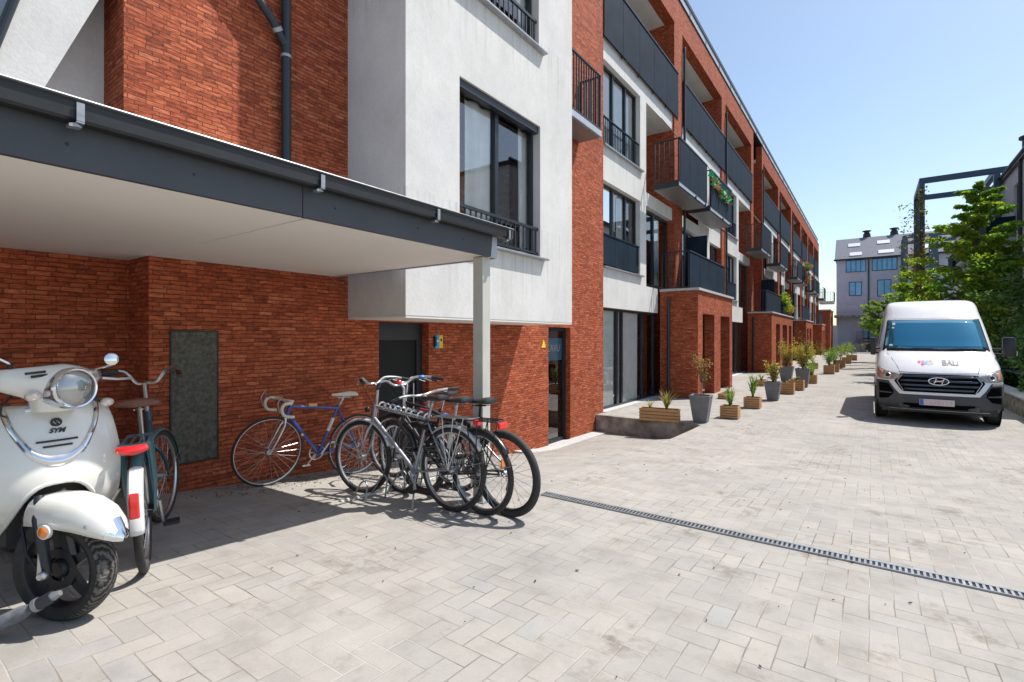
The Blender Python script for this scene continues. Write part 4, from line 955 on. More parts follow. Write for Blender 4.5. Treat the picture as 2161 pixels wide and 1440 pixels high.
        W_ = {'city': .29, 'mtb': .31, 'dutch': .27}[kind]; bk = {'city': -.12, 'mtb': -.03, 'dutch': -.20}[kind]; up = {'city': .05, 'mtb': .015, 'dutch': .09}[kind]
        paths = [[hb_, hb_+Vector((.01, .06*s_, 0)), hb_+Vector((.0, W_*.5*s_, up)), hb_+Vector((bk*.5, W_*.85*s_, up)), hb_+Vector((bk, W_*s_, up*.7))] for s_ in (-1, 1)]
        rad, brm = .0115, M['alu'] if kind != 'mtb' else M['alu']
        grips = [[p[-1]+(p[-1]-p[-2]).normalized()*-.02, p[-1]+(p[-1]-p[-2]).normalized()*.10] for p in paths]
        lv = [[p[-2]+Vector((.01, 0, -.01)), p[-2]+Vector((.05, 0, -.02)), p[-1]+Vector((.045, 0, -.03))] for p in paths]
    k = MB()
    for p in paths: k.tube(sp(smooth3(p)), rad, 9)
    hbp = k.build('handlebar', brm, t, smooth=True)
    for p in grips: MB().tube(sp(p), .016, 9).build('grip', M['black'], hbp, smooth=True)
    for p in lv: MB().tube(sp(p), .005, 6).build('brake_lever', M['alu'] if kind != 'mtb' else M['black'], hbp)
    k = MB()
    for p in lv[:2]: k.tube(sp([p[0], p[0].lerp(hb_, .4)+Vector((.05, 0, .0)), HT+Vector((.05, 0, 0)), HB+Vector((.03, 0, -.02))]), .0028, 5)
    k.build('cable', M['black'], t)
    # crank
    k = MB(); rc = .085 if kind != 'dutch' else .075
    k.lathe([(rc-.012, 0), (rc, 0), (rc, .004), (rc-.012, .004), (rc-.012, 0)], Matrix.Translation(BB+Vector((0, -.045, 0))) @ Matrix.Rotation(R(90), 4, 'X'), 30)
    for i in range(5): a_ = i*1.257; k.tube([BB+Vector((0, -.047, 0)), BB+Vector((rc*math.cos(a_)*.9, -.047, rc*math.sin(a_)*.9))], .006, 5)
    ck = k.build('crankset', M['alu'] if kind != 'mtb' else M['black'], t)
    ca = C.get('crank', -65)
    for s_, q in ((-1, 0), (1, 180)):
        e = BB + Vector((.165*math.cos(R(ca+q)), .07*s_, .165*math.sin(R(ca+q)))); MB().tube([BB+Vector((0, .055*s_, 0)), e], [.012, .009], 7).build('crank_arm', M['alu'], ck)
        B(e.x-.045, e.x+.045, min(e.y, e.y+.09*s_), max(e.y, e.y+.09*s_), e.z-.011, e.z+.011).build('pedal', M['black'] if kind != 'road' else M['alu'], ck, bevel=.004)
    k = MB(); k.tube([(0, -.045, r+.03), BB+Vector((0, -.045, rc))], .0035, 5); k.tube([(0, -.045, r-.03), BB+Vector((0, -.045, -rc))], .0035, 5); k.build('chain', M['gutter'], t)
    k = MB()
    for q in range(5): k.lathe([(.022, 0), (.045-.005*q, .001), (.045-.005*q, .003), (.022, .004)], Matrix.Translation((0, -.030-.004*q, r)) @ Matrix.Rotation(R(90), 4, 'X'), 18)
    if kind in ('city', 'mtb', 'road'): k.tube([(.0, -.05, r-.03), (.02, -.055, r-.10), (.05, -.05, r-.16)], [.012, .014, .010], 6)
    k.build('sprocket', M['gutter'], t)
    if C.get('fender'):
        for (cc, a0, a1, TT) in ((RW, C.get('f0', -8), 150, None), (FW, 10, 160, S)):
            rows = []
            for p in arc(cc, r+.022, a0, a1, 22):
                n_ = (Vector(p)-Vector(cc)).normalized(); T2 = TT or Matrix.Identity(4)
                rows.append([T2 @ (Vector(p)+Vector((0, .030*math.sin(R(w_)), 0))-n_*.016*(1-math.cos(R(w_)))*1.6) for w_ in (-80, -45, 0, 45, 80)])
            MB().grid(rows).build('mudguard', C['fender'], t, smooth=True, solid=.002)
        k = MB()
        for s_ in (-1, 1):
            k.tube([(0, .05*s_, r), (-(r+.02)*math.cos(R(15)), .03*s_, r+(r+.02)*math.sin(R(15)))], .0025, 4)
            k.tube(sp([(wb, .05*s_, r), (wb+(r+.02)*math.cos(R(20)), .03*s_, r+(r+.02)*math.sin(R(20)))]), .0025, 4)
        k.build('mudguard_stay', M['alu'], t)
    if C.get('rack'):
        k = MB(); z = r*2+.085; rm = .0055 if kind != 'dutch' else .009
        for y_ in (-.06, -.02, .02, .06): k.tube([(-.22, y_, z), (.16, y_, z)], rm*.8, 6)
        k.tube([(-.22, -.065, z), (-.25, -.04, z), (-.25, .04, z), (-.22, .065, z)], rm, 6); k.tube([(.16, -.065, z), (.16, .065, z)], rm, 6)
        for s_ in (-1, 1):
            for x_ in (-.17, -.06, .06): k.tube([(x_, .062*s_, z), (x_*.5, .07*s_, r+.18), (0, .06*s_, r)], rm*.85, 6)
        k.tube([(.14, 0, z), (.24, 0, z-.02)], rm, 6)
        k.build('rack', C['rack'], t, smooth=True)
    if C.get('light'):
        z = r*2+.055; k = B(-.285, -.255, -.045, .045, z-.03, z+.022); k.build('rear_light', M['red'], t, bevel=.008)
        k = MB(); k.ball((wb-.05, 0, HB.z+.10), (.03, .025, .03)); k.build('headlight', M['black'], t, smooth=True)
    if C.get('stand'):
        MB().tube([BB+Vector((-.05, .04, -.02)), (BB.x-.14, .17, .012)], .008, 7).build('kickstand', M['alu'], t)
    return t, fr, dict(ST=ST, HT=HT, HB=HB, BB=BB, wb=wb, r=r, saddle=(sx, sz), S=S)

blue = simple('blue_enamel', (.02, .05, .28), .25, var=.15, coat=1); silver = simple('silver_enamel', (.38, .40, .45), .3, .5, var=.1, coat=.5)
blackp = simple('black_enamel', (.02, .02, .024), .3, var=.1, coat=.5); redp = simple('dark_red_enamel', (.22, .015, .025), .3, coat=.5); teal = simple('teal_enamel', (.008, .06, .095), .3, coat=.6); tealp = simple('pale_teal_enamel', (.05, .15, .17), .35, coat=.5)
cream = simple('cream_tape', (.72, .66, .54), .6, var=.1); brown = simple('brown_leather', (.20, .08, .045), .45, var=.25, scale=15); forkc = simple('chromed_fork', (.62, .63, .66), .2, 1)
yel = simple('yellow_decal', (.75, .42, .12), .4); mud = simple('silver_mudguard', (.66, .67, .70), .3, .35, coat=.3)
bicycle('blue racing bicycle with cream drop bars and saddle leaning on the brick wall', (-4.75, 3.56), (-4.86, 2.60), (-.15, -.07), 'road', dict(frame=blue, fork=forkc, tape=cream, saddle=cream, decal=yel, crank=-60, stem=cream), lean=R(-4), r=.345)
t, fr, g1 = bicycle('silver city bicycle with silver mudguards, frontmost of the group beside the canopy post', (-2.80, 3.08), (-3.92, 3.06), (-.035, -.08), 'city', dict(frame=silver, fender=mud, rack=M['alu'], light=1, stand=1, crank=60, f0=165) | dict(f0=-12), lean=R(2), steer=R(8))
# chain lock wound on the top tube and seat tube
lk = thing('chain_lock', 'black and silver chain lock draped over the top tube of the silver bicycle', 'lock', t.location); OFF[lk.name] = Vector()
lk.rotation_euler = t.rotation_euler; lk.location = t.location
k = MB(); rg = random.Random(5); A_, B_ = g1['HT']-Vector((.07, 0, .0)), g1['ST']+Vector((.02, 0, -.02))
pts = []
for i in range(200):
    q = i/199; a_ = i*.27; c = A_.lerp(B_, q if q < .7 else .7+(q-.7)*1.2); pts.append(c+Vector((0, .022*math.cos(a_), .024*math.sin(a_)+.004)))
k.tube(pts, .009, 6); k.build('chain', M['chrome'], lk, smooth=True)
k = MB(); pts = [g1['ST']+Vector((-.02+.06*math.sin(i*1.7), .045*math.cos(i*1.3), -.05-.012*i)) for i in range(26)]; k.tube(pts, .016, 6); k.build('sleeve', M['black'], lk, smooth=True)
bicycle('black and red city bicycle with dark mudguard, second in the group beside the post', (-2.55, 3.17), (-3.65, 3.26), (-.035, -.085), 'city', dict(frame=blackp, decal=redp, fork=blackp, fender=blackp, rack=M['black'], light=1, crank=20, spoke='alu'), lean=R(-3), steer=R(-6))
t3, fr3, g3 = bicycle('black and white mountain bicycle with fat tyres, farthest right of the group', (-2.37, 3.27), (-3.44, 3.37), (-.04, -.085), 'mtb', dict(frame=simple('mtb_white_black', (.035, .036, .04), .3, var=.6, scale=2, coat=.6), fork=blackp, crank=-75, decal=simple('blue_decal', (.03, .2, .55), .4), spoke='gutter', rim='black'), lean=R(-4), r=.35)
MB().box(.0, .012, -.035, .035, .40, .47).build('side_reflector', M['orange'], t3)
bicycle('teal upright bicycle with brown saddle, white mudguard and red lights behind the scooter', (-3.38, 1.12), (-4.32, 1.50), (.065, .03), 'dutch', dict(frame=teal, fender=tealp, rack=tealp, saddle=brown, crank=-80, f0=20), lean=R(-3), r=.335, steer=R(-16))
td = [o for o in scene.objects if o.type == 'EMPTY' and o.get('label', '').startswith('teal')][0]
rows = []
for p in arc((0, 0, .345), .372, 128, 186, 14):
    n_ = (Vector(p)-Vector((0, 0, .345))).normalized(); rows.append([Vector(p)+Vector((0, .036*math.sin(R(w_)), 0))-n_*.018*(1-math.cos(R(w_)))*1.6 for w_ in (-85, -45, 0, 45, 85)])
MB().grid(rows).build('white_mudguard', simple('white_enamel', (.75, .76, .76), .25, coat=.6), td, smooth=True, solid=.003)
MB().box(-.405, -.385, -.022, .022, .40, .53).build('rear_reflector', M['red'], td, bevel=.008)
k = MB(); k.tube([(-.315, -.062, .745), (-.33, -.03, .74), (-.333, 0, .738), (-.33, .03, .74), (-.315, .062, .745)], [.018, .024, .025, .024, .018], 8); k.build('rear_light', M['red'], td, smooth=True)
bicycle('black bicycle half hidden in the middle of the group, front wheel toward the wall', (-3.22, 3.62), (-4.27, 3.75), (-.08, -.14), 'city', dict(frame=blackp, fork=silver, fender=blackp, crank=10), lean=R(3), steer=R(15))
# bell and cap on handlebars of the second bicycle
# rack: low bar with wheel hoops
t = thing('bicycle_rack', 'low pale steel bicycle rack with hoops on the paving under the bicycles', 'rack', (-3.7, 3.2, -.1), local=True)
MB().tube([(-.08, -.5, .05), (-.08, 1.0, -.02)], .028, 8).build('rail', M['post'], t, smooth=True)
for i, y in enumerate((-.36, -.14, .08, .30, .52)):
    MB().tube([(-.08, y-.03, .04), (.06, y-.03, .22), (.11, y-.03, .25), (.15, y-.03, .22), (.12, y-.03, .05)], .008, 6).build('hoop', M['galv'], t, smooth=True)
B(.36, .42, -.35, -.29, -.03, .02).build('foot', M['black'], t)

bz = [o for o in scene.objects if o.type == 'EMPTY' and o.get('label', '').startswith('black and red city')][0]
k = MB(); k.ball((.86, .10, 1.075), (.032, .032, .024), 12); k.build('bell', M['red'], bz, smooth=True)
k = MB(); k.ball((.80, -.12, 1.10), (.03, .03, .018), 12); k.build('cap', simple('blue_cap', (.04, .22, .6), .4), bz, smooth=True)
# small debris: grit, dead leaves and cigarette ends scattered on the paving
m_ = MB(); rg = random.Random(77)
for i in range(420):
    if i < 160: x, y = rg.uniform(-5.05, -4.6), rg.uniform(1.9, 8)
    elif i < 300: x, y = rg.uniform(-4.5, 2.5), rg.uniform(1.2, 9)
    else: x, y = rg.gauss(-4.75, .15), rg.gauss(2.9, .5)
    if x < -5.1 or (x > 1.5 and y < 1.6): continue
    z = gz(x, y)+.006; s_ = rg.uniform(.004, .013); a_ = rg.uniform(0, 6.28); c_, n_ = math.cos(a_)*s_, math.sin(a_)*s_
    m_.prism([(x-c_, y-n_, z), (x+n_*.6, y-c_*.6, z), (x+c_, y+n_, z+.002), (x-n_*.6, y+c_*.6, z)], (0, 0, .003))
o = m_.build('litter', simple('debris', (.07, .05, .03), .9, var=.7, scale=3)); o['kind'] = 'stuff'; tag(o, 'scattered grit and dead leaf bits on the paving', 'debris')
# ================================================================== white van
def sint(z, T, k):
    if z <= T[0][0]: return T[0][k]
    for i in range(len(T)-1):
        if z <= T[i+1][0]:
            q = (z-T[i][0])/(T[i+1][0]-T[i][0]); p0 = T[max(i-1, 0)]; p1 = T[i]; p2 = T[i+1]; p3 = T[min(i+2, len(T)-1)]
            m1 = (p2[k]-p0[k])/max(1e-6, p2[0]-p0[0])*(p2[0]-p1[0]); m2 = (p3[k]-p1[k])/max(1e-6, p3[0]-p1[0])*(p2[0]-p1[0])
            return (2*q**3-3*q**2+1)*p1[k]+(q**3-2*q**2+q)*m1+(-2*q**3+3*q**2)*p2[k]+(q**3-q**2)*m2
    return T[-1][k]
VT = [(.28, .13, .94, .30), (.42, .03, .985, .34), (.60, .0, 1.0, .36), (.80, .02, 1.0, .36), (1.0, .07, .995, .36), (1.08, .13, .99, .38), (1.2, .26, .985, .40), (1.35, .46, .97, .42), (1.47, .66, .955, .42),
      (1.60, .80, .935, .36), (1.85, 1.02, .895, .33), (2.12, 1.27, .855, .33), (2.30, 1.46, .825, .34), (2.44, 1.62, .81, .34), (2.53, 1.76, .785, .34), (2.59, 1.93, .73, .30), (2.62, 2.15, .60, .2), (2.63, 2.6, .3, .1)]
def VS(q, z):
    w_ = sint(z, VT, 2); D = sint(z, VT, 3); return Vector((q*w_, sint(z, VT, 1) + D*(1-(max(0, 1-abs(q)**3.2))**.6), z))
def vx(x, z, e=.006): 
    w_ = sint(z, VT, 2); p = VS(max(-1, min(1, x/w_)), z); p.y -= e; return p
paint = simple('white_van_paint', (.72, .73, .74), .28, var=.02, coat=.7); dark = simple('dark_bumper_plastic', (.058, .060, .065), .6, var=.15, bmp=.1, bscale=200)
van = thing('van', 'white high-roof panel van parked facing the camera on the lane', 'van', (1.09, 13.12, -.369), local=True)
m_ = MB(); zs = [.28, .35, .42, .5, .6, .7, .8, .9, 1.0, 1.04, 1.08, 1.14, 1.2, 1.28, 1.35, 1.41, 1.47, 1.53, 1.6, 1.72, 1.85, 1.98, 2.12, 2.2, 2.3, 2.37, 2.44, 2.49, 2.53, 2.56, 2.59, 2.61, 2.62, 2.628, 2.63]
qs = [math.sin(math.pi/2*i/12) for i in range(-12, 13)]; qs = [q if abs(q) < .99 else math.copysign(1, q) for q in qs]
rows = []
for z in zs:
    fr_ = [VS(q, z) for q in qs]; w_ = sint(z, VT, 2)
    rows.append([Vector((-w_, y, z)) for y in (5.7, 4, 2.6, 1.6+max(0, sint(z, VT, 1)))] + fr_ + [Vector((w_, y, z)) for y in (1.6+max(0, sint(z, VT, 1)), 2.6, 4, 5.7)])
m_.grid(rows); m_.add([p for r_ in (rows[0][0], rows[0][-1]) for p in [r_]] + [r_[0] for r_ in rows] + [r_[-1] for r_ in rows], [tuple([2+i for i in range(len(rows))] + [2+len(rows)+i for i in range(len(rows))][::-1])])
body = m_.build('body', paint, van, smooth=True, auto=50)
B(-.9, .9, .25, 5.6, .22, .34).build('underbody', M['black'], van)
def vpatch(cols, name, mat_, parent, e=.006, nz=8, th=.004, smooth=True):
    """cols: list of (x, zlow, zhigh) across the nose"""
    rows = []
    for i in range(nz+1): rows.append([vx(x, a+(b-a)*i/nz, e) for x, a, b in cols])
    return MB().grid(rows).build(name, mat_, parent, smooth=smooth, solid=th)
def dense(ctrl, n):
    out_ = []
    for (a, b) in zip(ctrl, ctrl[1:]):
        for i in range(n): q = i/n; out_.append(tuple(a[k]+(b[k]-a[k])*q for k in range(3)))
    return out_ + [ctrl[-1]]
void = simple('intake_void', (.003, .003, .003), .9, spec=.05)
bump_ = vpatch(dense([(-1.0, .29, .86), (-.93, .29, .87), (-.80, .29, .86), (-.70, .29, .70), (-.62, .29, .60), (.62, .29, .60), (.70, .29, .70), (.80, .29, .86), (.93, .29, .87), (1.0, .29, .86)], 5), 'bumper', dark, van, .008)
for s_ in (-1, 1):
    B(min(s_*.99, s_*1.004), max(s_*.99, s_*1.004), .36, 1.3, .33, .86).build('side_cladding', dark, bump_, bevel=.004)
    c_ = [(s_*.72, .60, .66), (s_*.80, .50, .80), (s_*.955, .47, .82)]
    if s_ < 0: c_ = c_[::-1]
    vpatch(dense(c_, 5), 'air_intake', void, bump_, .016)
    vpatch(dense(sorted([(s_*.74, .60, .625), (s_*.95, .60, .63)]), 5), 'intake_bar', dark, bump_, .024)
    vpatch(dense(sorted([(s_*.45, .30, .36), (s_*.62, .29, .40)]) if s_ > 0 else sorted([(s_*.62, .29, .40), (s_*.45, .30, .36)]), 4), 'lower_lip', simple('grey_lip', (.10, .10, .105), .5), bump_, .014)
vpatch(dense([(-.55, .33, .42), (.55, .33, .42)], 8), 'lower_intake', void, bump_, .013)
gr_ = vpatch(dense([(-.70, .86, .87), (-.60, .70, 1.015), (-.55, .655, 1.02), (.55, .655, 1.02), (.60, .70, 1.015), (.70, .86, .87)], 6), 'grille', void, van, .010)
slate = simple('grille_bar', (.05, .065, .085), .3, .4)
for z in (.975, .885, .795, .715): vpatch(dense([(-.60 if z > .72 else -.54, z-.018, z+.018), (.60 if z > .72 else .54, z-.018, z+.018)], 12), 'grille_bar', slate, gr_, .024)
for s_ in (-1, 1):
    c_ = sorted([(s_*.545, .665, 1.01), (s_*.56, .69, 1.012)]); MB().tube([vx(s_*.565, 1.0, .02), vx(s_*.655, .865, .02), vx(s_*.555, .675, .02)], .009, 6).build('grille_edge', M['alu'], gr_, smooth=True)
em = MB(); em.tube([vx(.155*math.cos(a_), .885+.072*math.sin(a_), .045) for a_ in [2*math.pi*i/36 for i in range(36)]], .012, 8, closed=True)
em.tube([vx(-.075, .84, .045), vx(-.05, .90, .045), vx(-.035, .935, .045)], .013, 6); em.tube([vx(.045, .825, .045), vx(.065, .90, .045), vx(.085, .935, .045)], .013, 6)
em.tube([vx(-.055, .875, .045), vx(-.02, .892, .045), (vx(.02, .886, .045)), vx(.07, .905, .045)], .013, 6); em.build('emblem', M['chrome'], gr_, smooth=True)
lens = simple('headlight_lens', (.33, .28, .25), .12, .3, var=.5, scale=14, coat=1)
for s_ in (-1, 1):
    c_ = [(s_*.60, .955, .985), (s_*.66, .90, 1.02), (s_*.80, .885, 1.07), (s_*.93, .89, 1.125), (s_*.985, .90, 1.14)]
    hl = vpatch(dense(c_ if s_ > 0 else c_[::-1], 5), 'headlight', lens, van, .010)
    k = MB(); k.tube([vx(s_*.81+.045*math.cos(a_), .975+.045*math.sin(a_), .02) for a_ in [2*math.pi*i/20 for i in range(20)]], .008, 6, closed=True); k.build('lamp_ring', M['chrome'], hl, smooth=True)
    k = MB(); k.poly([vx(s_*.81+.04*math.cos(a_), .975+.04*math.sin(a_), .018) for a_ in [2*math.pi*i/20 for i in range(20)]]); k.build('lamp', M['black'], hl, solid=.003)
    c_ = [(s_*.89, .93, 1.06), (s_*.96, .93, 1.11)]; vpatch(dense(c_ if s_ > 0 else c_[::-1], 4), 'indicator', simple('amber', (.5, .2, .10), .2, coat=1), hl, .016)
    MB().tube([vx(s_*.60, 1.03, .001), vx(s_*.64, 1.15, .001), vx(s_*.72, 1.30, .001), vx(s_*.80, 1.42, .001)], .004, 5).build('panel_gap', M['gutter'], body)
MB().tube([vx(x, 1.035+.03*abs(x), .0) for x in frange(-.62, .62, 16)], .004, 5).build('panel_gap', M['gutter'], body)
wm, nt, p_ = newmat('windshield'); p_.inputs['Base Color'].default_value = (.003, .085, .15, 1); p_.inputs['Roughness'].default_value = .04  # opaque glass: blue base and gloss tint paint in the reflected sky
gl_ = nt.nodes.new('ShaderNodeBsdfGlossy'); gl_.inputs['Roughness'].default_value = .02; gl_.inputs[0].default_value = (.25, .72, 1, 1); mx_ = nt.nodes.new('ShaderNodeMixShader'); mx_.inputs[0].default_value = .26
nt.links.new(p_.outputs[0], mx_.inputs[1]); nt.links.new(gl_.outputs[0], mx_.inputs[2]); nt.links.new(mx_.outputs[0], nt.nodes['Material Output'].inputs[0])
def wrows(z0, z1, f, n=10, m=16, e=.006):
    return [[VS(q*f(z), z)-Vector((0, e, -.0)) for q in frange(-1, 1, m)] for z in frange(z0, z1, n)]
fz = lambda z: .93
ws = MB().grid(wrows(1.475, 2.165, fz)).build('windshield_frame', M['black'], van, smooth=True, solid=.004)
MB().grid(wrows(1.53, 2.14, lambda z: .90, e=.012)).build('windshield', wm, ws, smooth=True, solid=.003)
for (x, z, w2, h2) in ((-.70, 2.05, .05, .05), (-.71, 1.97, .04, .03), (-.765, 1.58, .06, .035)):
    MB().grid([[vx(x+a, z+b, .016) for a in (0, w2)] for b in (0, h2)]).build('sticker', M['white'], ws, solid=.001)
for x0, x1 in ((-.62, -.02), (.05, .68)):
    MB().tube([vx(x0, 1.50, .02), vx((x0+x1)/2, 1.535, .03), vx(x1, 1.53, .03)], .009, 5).build('wiper', M['black'], ws, smooth=True)
MB().tube([vx(x, 2.19, .001) for x in frange(-.76, .76, 14)], .003, 4).build('roof_seam', M['alu'], body)
pl = MB(); B(-.30, .24, -.052, -.020, .40, .525).build('number_plate', simple('plate_pale', (.58, .50, .50), .4), bump_, bevel=.006)
np_ = [o for o in bump_.children if o.name.startswith('number_plate')][0]
B(-.295, -.235, -.055, -.0525, .405, .52).build('plate_band', simple('plate_blue', (.05, .12, .45), .4), np_)
pk = simple('plate_smudge', (.60, .40, .40), .5, var=.2)
for i in range(7): x = -.20+i*.062; B(x, x+.03, -.0545, -.0525, .43, .495).build('plate_mark', pk, np_)
# bonnet logo: coloured blobs and lettering on a pale patch
cols_ = [(-.33, 1.26, (.80, .05, .18)), (-.28, 1.215, (.85, .03, .14)), (-.27, 1.275, (.55, .25, .55)), (-.235, 1.235, (.10, .45, .80)), (-.20, 1.28, (.30, .55, .90)), (-.18, 1.225, (.35, .6, .9)), (-.15, 1.285, (.85, .35, .25)), (-.125, 1.24, (.9, .45, .3))]
lg = body
for x, z, c in cols_: x += .05; MB().poly([vx(x+.026*math.cos(a_), z+.024*math.sin(a_), .007) for a_ in [2*math.pi*i/14 for i in range(14)]]).build('logo_dot', simple('logo_colour', c, .4), lg, solid=.001)
p0 = vx(.26, 1.19, .007); p1 = vx(.26, 1.31, .007); tilt = math.atan2(p1.y-p0.y, p1.z-p0.z)
lt = text_part('logo_lettering', 'BALI', .135, simple('logo_grey', (.16, .155, .17), .4), lg, Matrix.Identity(4), .0005, bold=.003)
bm = bmesh.new(); bm.from_mesh(lt.data); bmesh.ops.triangulate(bm, faces=bm.faces); bmesh.ops.subdivide_edges(bm, edges=[e for e in bm.edges if e.calc_length() > .02], cuts=3, use_grid_fill=True)
for v in bm.verts: v.co = vx(.21+v.co.x, 1.25+v.co.y*1.05, .011+v.co.z)
bm.to_mesh(lt.data); bm.free()
# mirrors, side windows, wheels
for s_ in (-1, 1):
    k = MB(); k.tube([(s_*.93, 1.10, 1.52), (s_*(1.10 if s_ > 0 else 1.03), 1.0, 1.52)], .025, 8); k.tube([(s_*.93, 1.10, 1.42), (s_*(1.10 if s_ > 0 else 1.03), 1.0, 1.42)], .02, 8)
    o = k.build('mirror_arm', M['black'], van, smooth=True)
    mxo = 1.17 if s_ > 0 else 1.06
    k = MB(); k.loft([[(s_*(mxo+(.10 if s_ > 0 else .05)*sx_*sc), .93+dy, 1.57+.20*sz_*sc) for sx_, sz_ in ((-1, -.9), (-.8, -1), (.7, -1), (1, -.8), (1, .8), (.7, 1), (-.8, 1), (-1, .9))] for dy, sc in ((-.05, .75), (-.02, .97), (.03, 1), (.09, .97))])
    k.build('mirror', M['black'], o, smooth=True)
    B(min(s_*(mxo+.102), s_*(mxo+.114)), max(s_*(mxo+.102), s_*(mxo+.114)), .91, 1.0, 1.40, 1.48).build('mirror_indicator', M['white'], o, bevel=.005)
    k = MB().grid([[Vector((s_*(sint(z, VT, 2)+.004), y, z)) for y in (1.25+(z-1.5)*.95, 1.7, 2.35)] for z in frange(1.55, 2.12, 5)]); k.build('side_window', wm, van, solid=.003)
    for y in (.93, 4.5):
        MB().lathe([(0, 0), (.42, 0)], Matrix.Translation((s_*1.001, y, .36)) @ Matrix.Rotation(R(90), 4, 'Y'), 28, R(0), R(360)).build('wheel_arch', M['black'], van)
        k = MB(); k.lathe([(.20, -.11), (.30, -.115), (.335, -.09), (.345, -.05), (.345, .05), (.335, .09), (.30, .115), (.20, .11)], Matrix.Translation((s_*.905, y, .345)) @ Matrix.Rotation(R(90), 4, 'Y'), 36)
        wh = k.build('wheel', M['rubber'], van, smooth=True)
        k = MB(); k.lathe([(0, .09), (.06, .095), (.09, .07), (.19, .08), (.215, .112)], Matrix.Translation((s_*.905, y, .345)) @ Matrix.Rotation(R(90)*s_, 4, 'Y'), 24); k.build('rim', M['alu'], wh, smooth=True)

# ================================================================== cream scooter
sc = thing('scooter', 'cream white retro scooter with chrome trim parked at the left edge', 'scooter', (-3.04, .69, .096), R(-2), local=True); sc.scale = (.93, .93, .93)
cpaint = simple('cream_scooter_paint', (.72, .71, .66), .22, var=.03, coat=1)
ST0 = Matrix.Rotation(R(30), 4, 'Z'); PV = Vector((-.22, 0, 0)); ST1 = Matrix.Translation(PV) @ Matrix.Rotation(R(24), 4, 'Z') @ Matrix.Translation(-PV)
RR = .262; RX = Matrix.Rotation(R(90), 4, 'X'); WM = ST0 @ Matrix.Translation((0, 0, RR)) @ RX
# leg shield
ST_T = [(.30, .20, -.36), (.40, .245, -.25), (.52, .288, -.158), (.66, .294, -.125), (.80, .293, -.148), (.92, .288, -.188), (1.0, .262, -.222), (1.035, .235, -.242), (1.06, .2, -.258)]
def apron(y, z):
    w_ = sint(z, ST_T, 1); q = abs(y)/w_; return Vector((sint(z, ST_T, 2) - .13*min(1, q)**2.4 - .05*max(0, q-.8), y, z))
def zlow(y): a = abs(y); return .66-.36*max(0, (a/.215))**3.2 if a < .215 else .30
def ztop(y): return 1.050 - .4*max(0, abs(y)-.10)**2.0 - 9*max(0, abs(y)-.19)**2 - max(0, abs(y)-.262)*5
k = MB(); rows = []; yy = [.292*math.sin(math.pi/2*i/16) for i in range(-16, 17)]
for i in range(25):
    row_ = []
    for y in yy:
        a, b = zlow(y*.98), ztop(y); b = max(b, a+.1); z = a+(b-a)*i/24; w_ = sint(z, ST_T, 1); y2 = max(-w_, min(w_, y)); row_.append(apron(y2, z))
    rows.append(row_)
k.grid(rows); ap = k.build('leg_shield', cpaint, sc, smooth=True, solid=.035, auto=60)
k = MB()   # rolled lip round the wheel opening
k.tube([apron(y, zlow(y*.98))+Vector((.004, 0, 0)) for y in yy[5:-5]], .011, 8); k.build('opening_lip', cpaint, ap, smooth=True)
B(-.50, -.33, -.20, .20, .30, .93).build('inner_shield', M['black'], sc, bevel=.03)
# chrome V trim, badge, slots
def vshape(s): return [(-.192*s-.0, 1.04), (-.168*s, .94), (-.135*s, .87), (-.10*s, .815), (-.05*s, .778), (0, .768), (.05*s, .778), (.10*s, .815), (.135*s, .87), (.168*s, .94), (.192*s, 1.04)]
def smoothpts(P, n=5):
    out_ = []
    for i in range(len(P)-1):
        p0, p1, p2, p3 = P[max(i-1, 0)], P[i], P[i+1], P[min(i+2, len(P)-1)]
        for j in range(n):
            q = j/n; out_.append(tuple(.5*((2*p1[m])+(-p0[m]+p2[m])*q+(2*p0[m]-5*p1[m]+4*p2[m]-p3[m])*q*q+(-p0[m]+3*p1[m]-3*p2[m]+p3[m])*q**3) for m in range(2)))
    return out_ + [P[-1]]
vs_ = smoothpts(vshape(1)); rows = [[], [], [], []]
for y, z in vs_:
    n_ = Vector((y*1.0, z-1.05)); n_ = n_.normalized() if n_.length else Vector((0, -1)); wdt = .026 + .030*max(0, 1-abs(y)/.16)
    for r_, (o_, e_) in zip(rows, ((-wdt/2, .003), (-wdt/6, .013), (wdt/6, .013), (wdt/2, .003))):
        yy_, zz_ = y+n_.x*o_, z+n_.y*o_; r_.append(apron(yy_, zz_)+Vector((e_, 0, 0)))
MB().grid(rows).build('chrome_trim', M['chrome'], ap, smooth=True)
k = MB(); k.tube([apron(y, 1.03-.3*y*y)+Vector((.006, 0, 0)) for y in frange(-.11, .11, 8)], .012, 8); k.build('chrome_trim', M['chrome'], ap, smooth=True)
k = MB()
for z, w_ in ((.868, .082), (.842, .058)): k.tube([apron(y, z+.02*y)+Vector((.0045, 0, 0)) for y in frange(-w_, w_, 6)], .0055, 6)
k.build('vent_slot', M['black'], ap)
P0 = apron(0, .955); AM = lambda y, z: Matrix.Translation(apron(y, z)+Vector((.006, 0, 0))) @ Matrix.Rotation(R(90), 4, 'Z') @ Matrix.Rotation(R(90), 4, 'X')
k = MB(); k.lathe([(0, .003), (.021, .003), (.024, 0)], AM(0, .958), 24); bd = k.build('badge', M['black'], ap)
k = MB(); k.tube([apron(y, z)+Vector((.012, 0, 0)) for y, z in ((-.013, .963), (-.004, .951), (.002, .966), (.013, .953))], .0025, 5); k.build('badge_mark', M['chrome'], bd)
text_part('badge_lettering', 'SYM', .034, M['black'], ap, AM(0, .917), .002, shear=.3, bold=.0012)
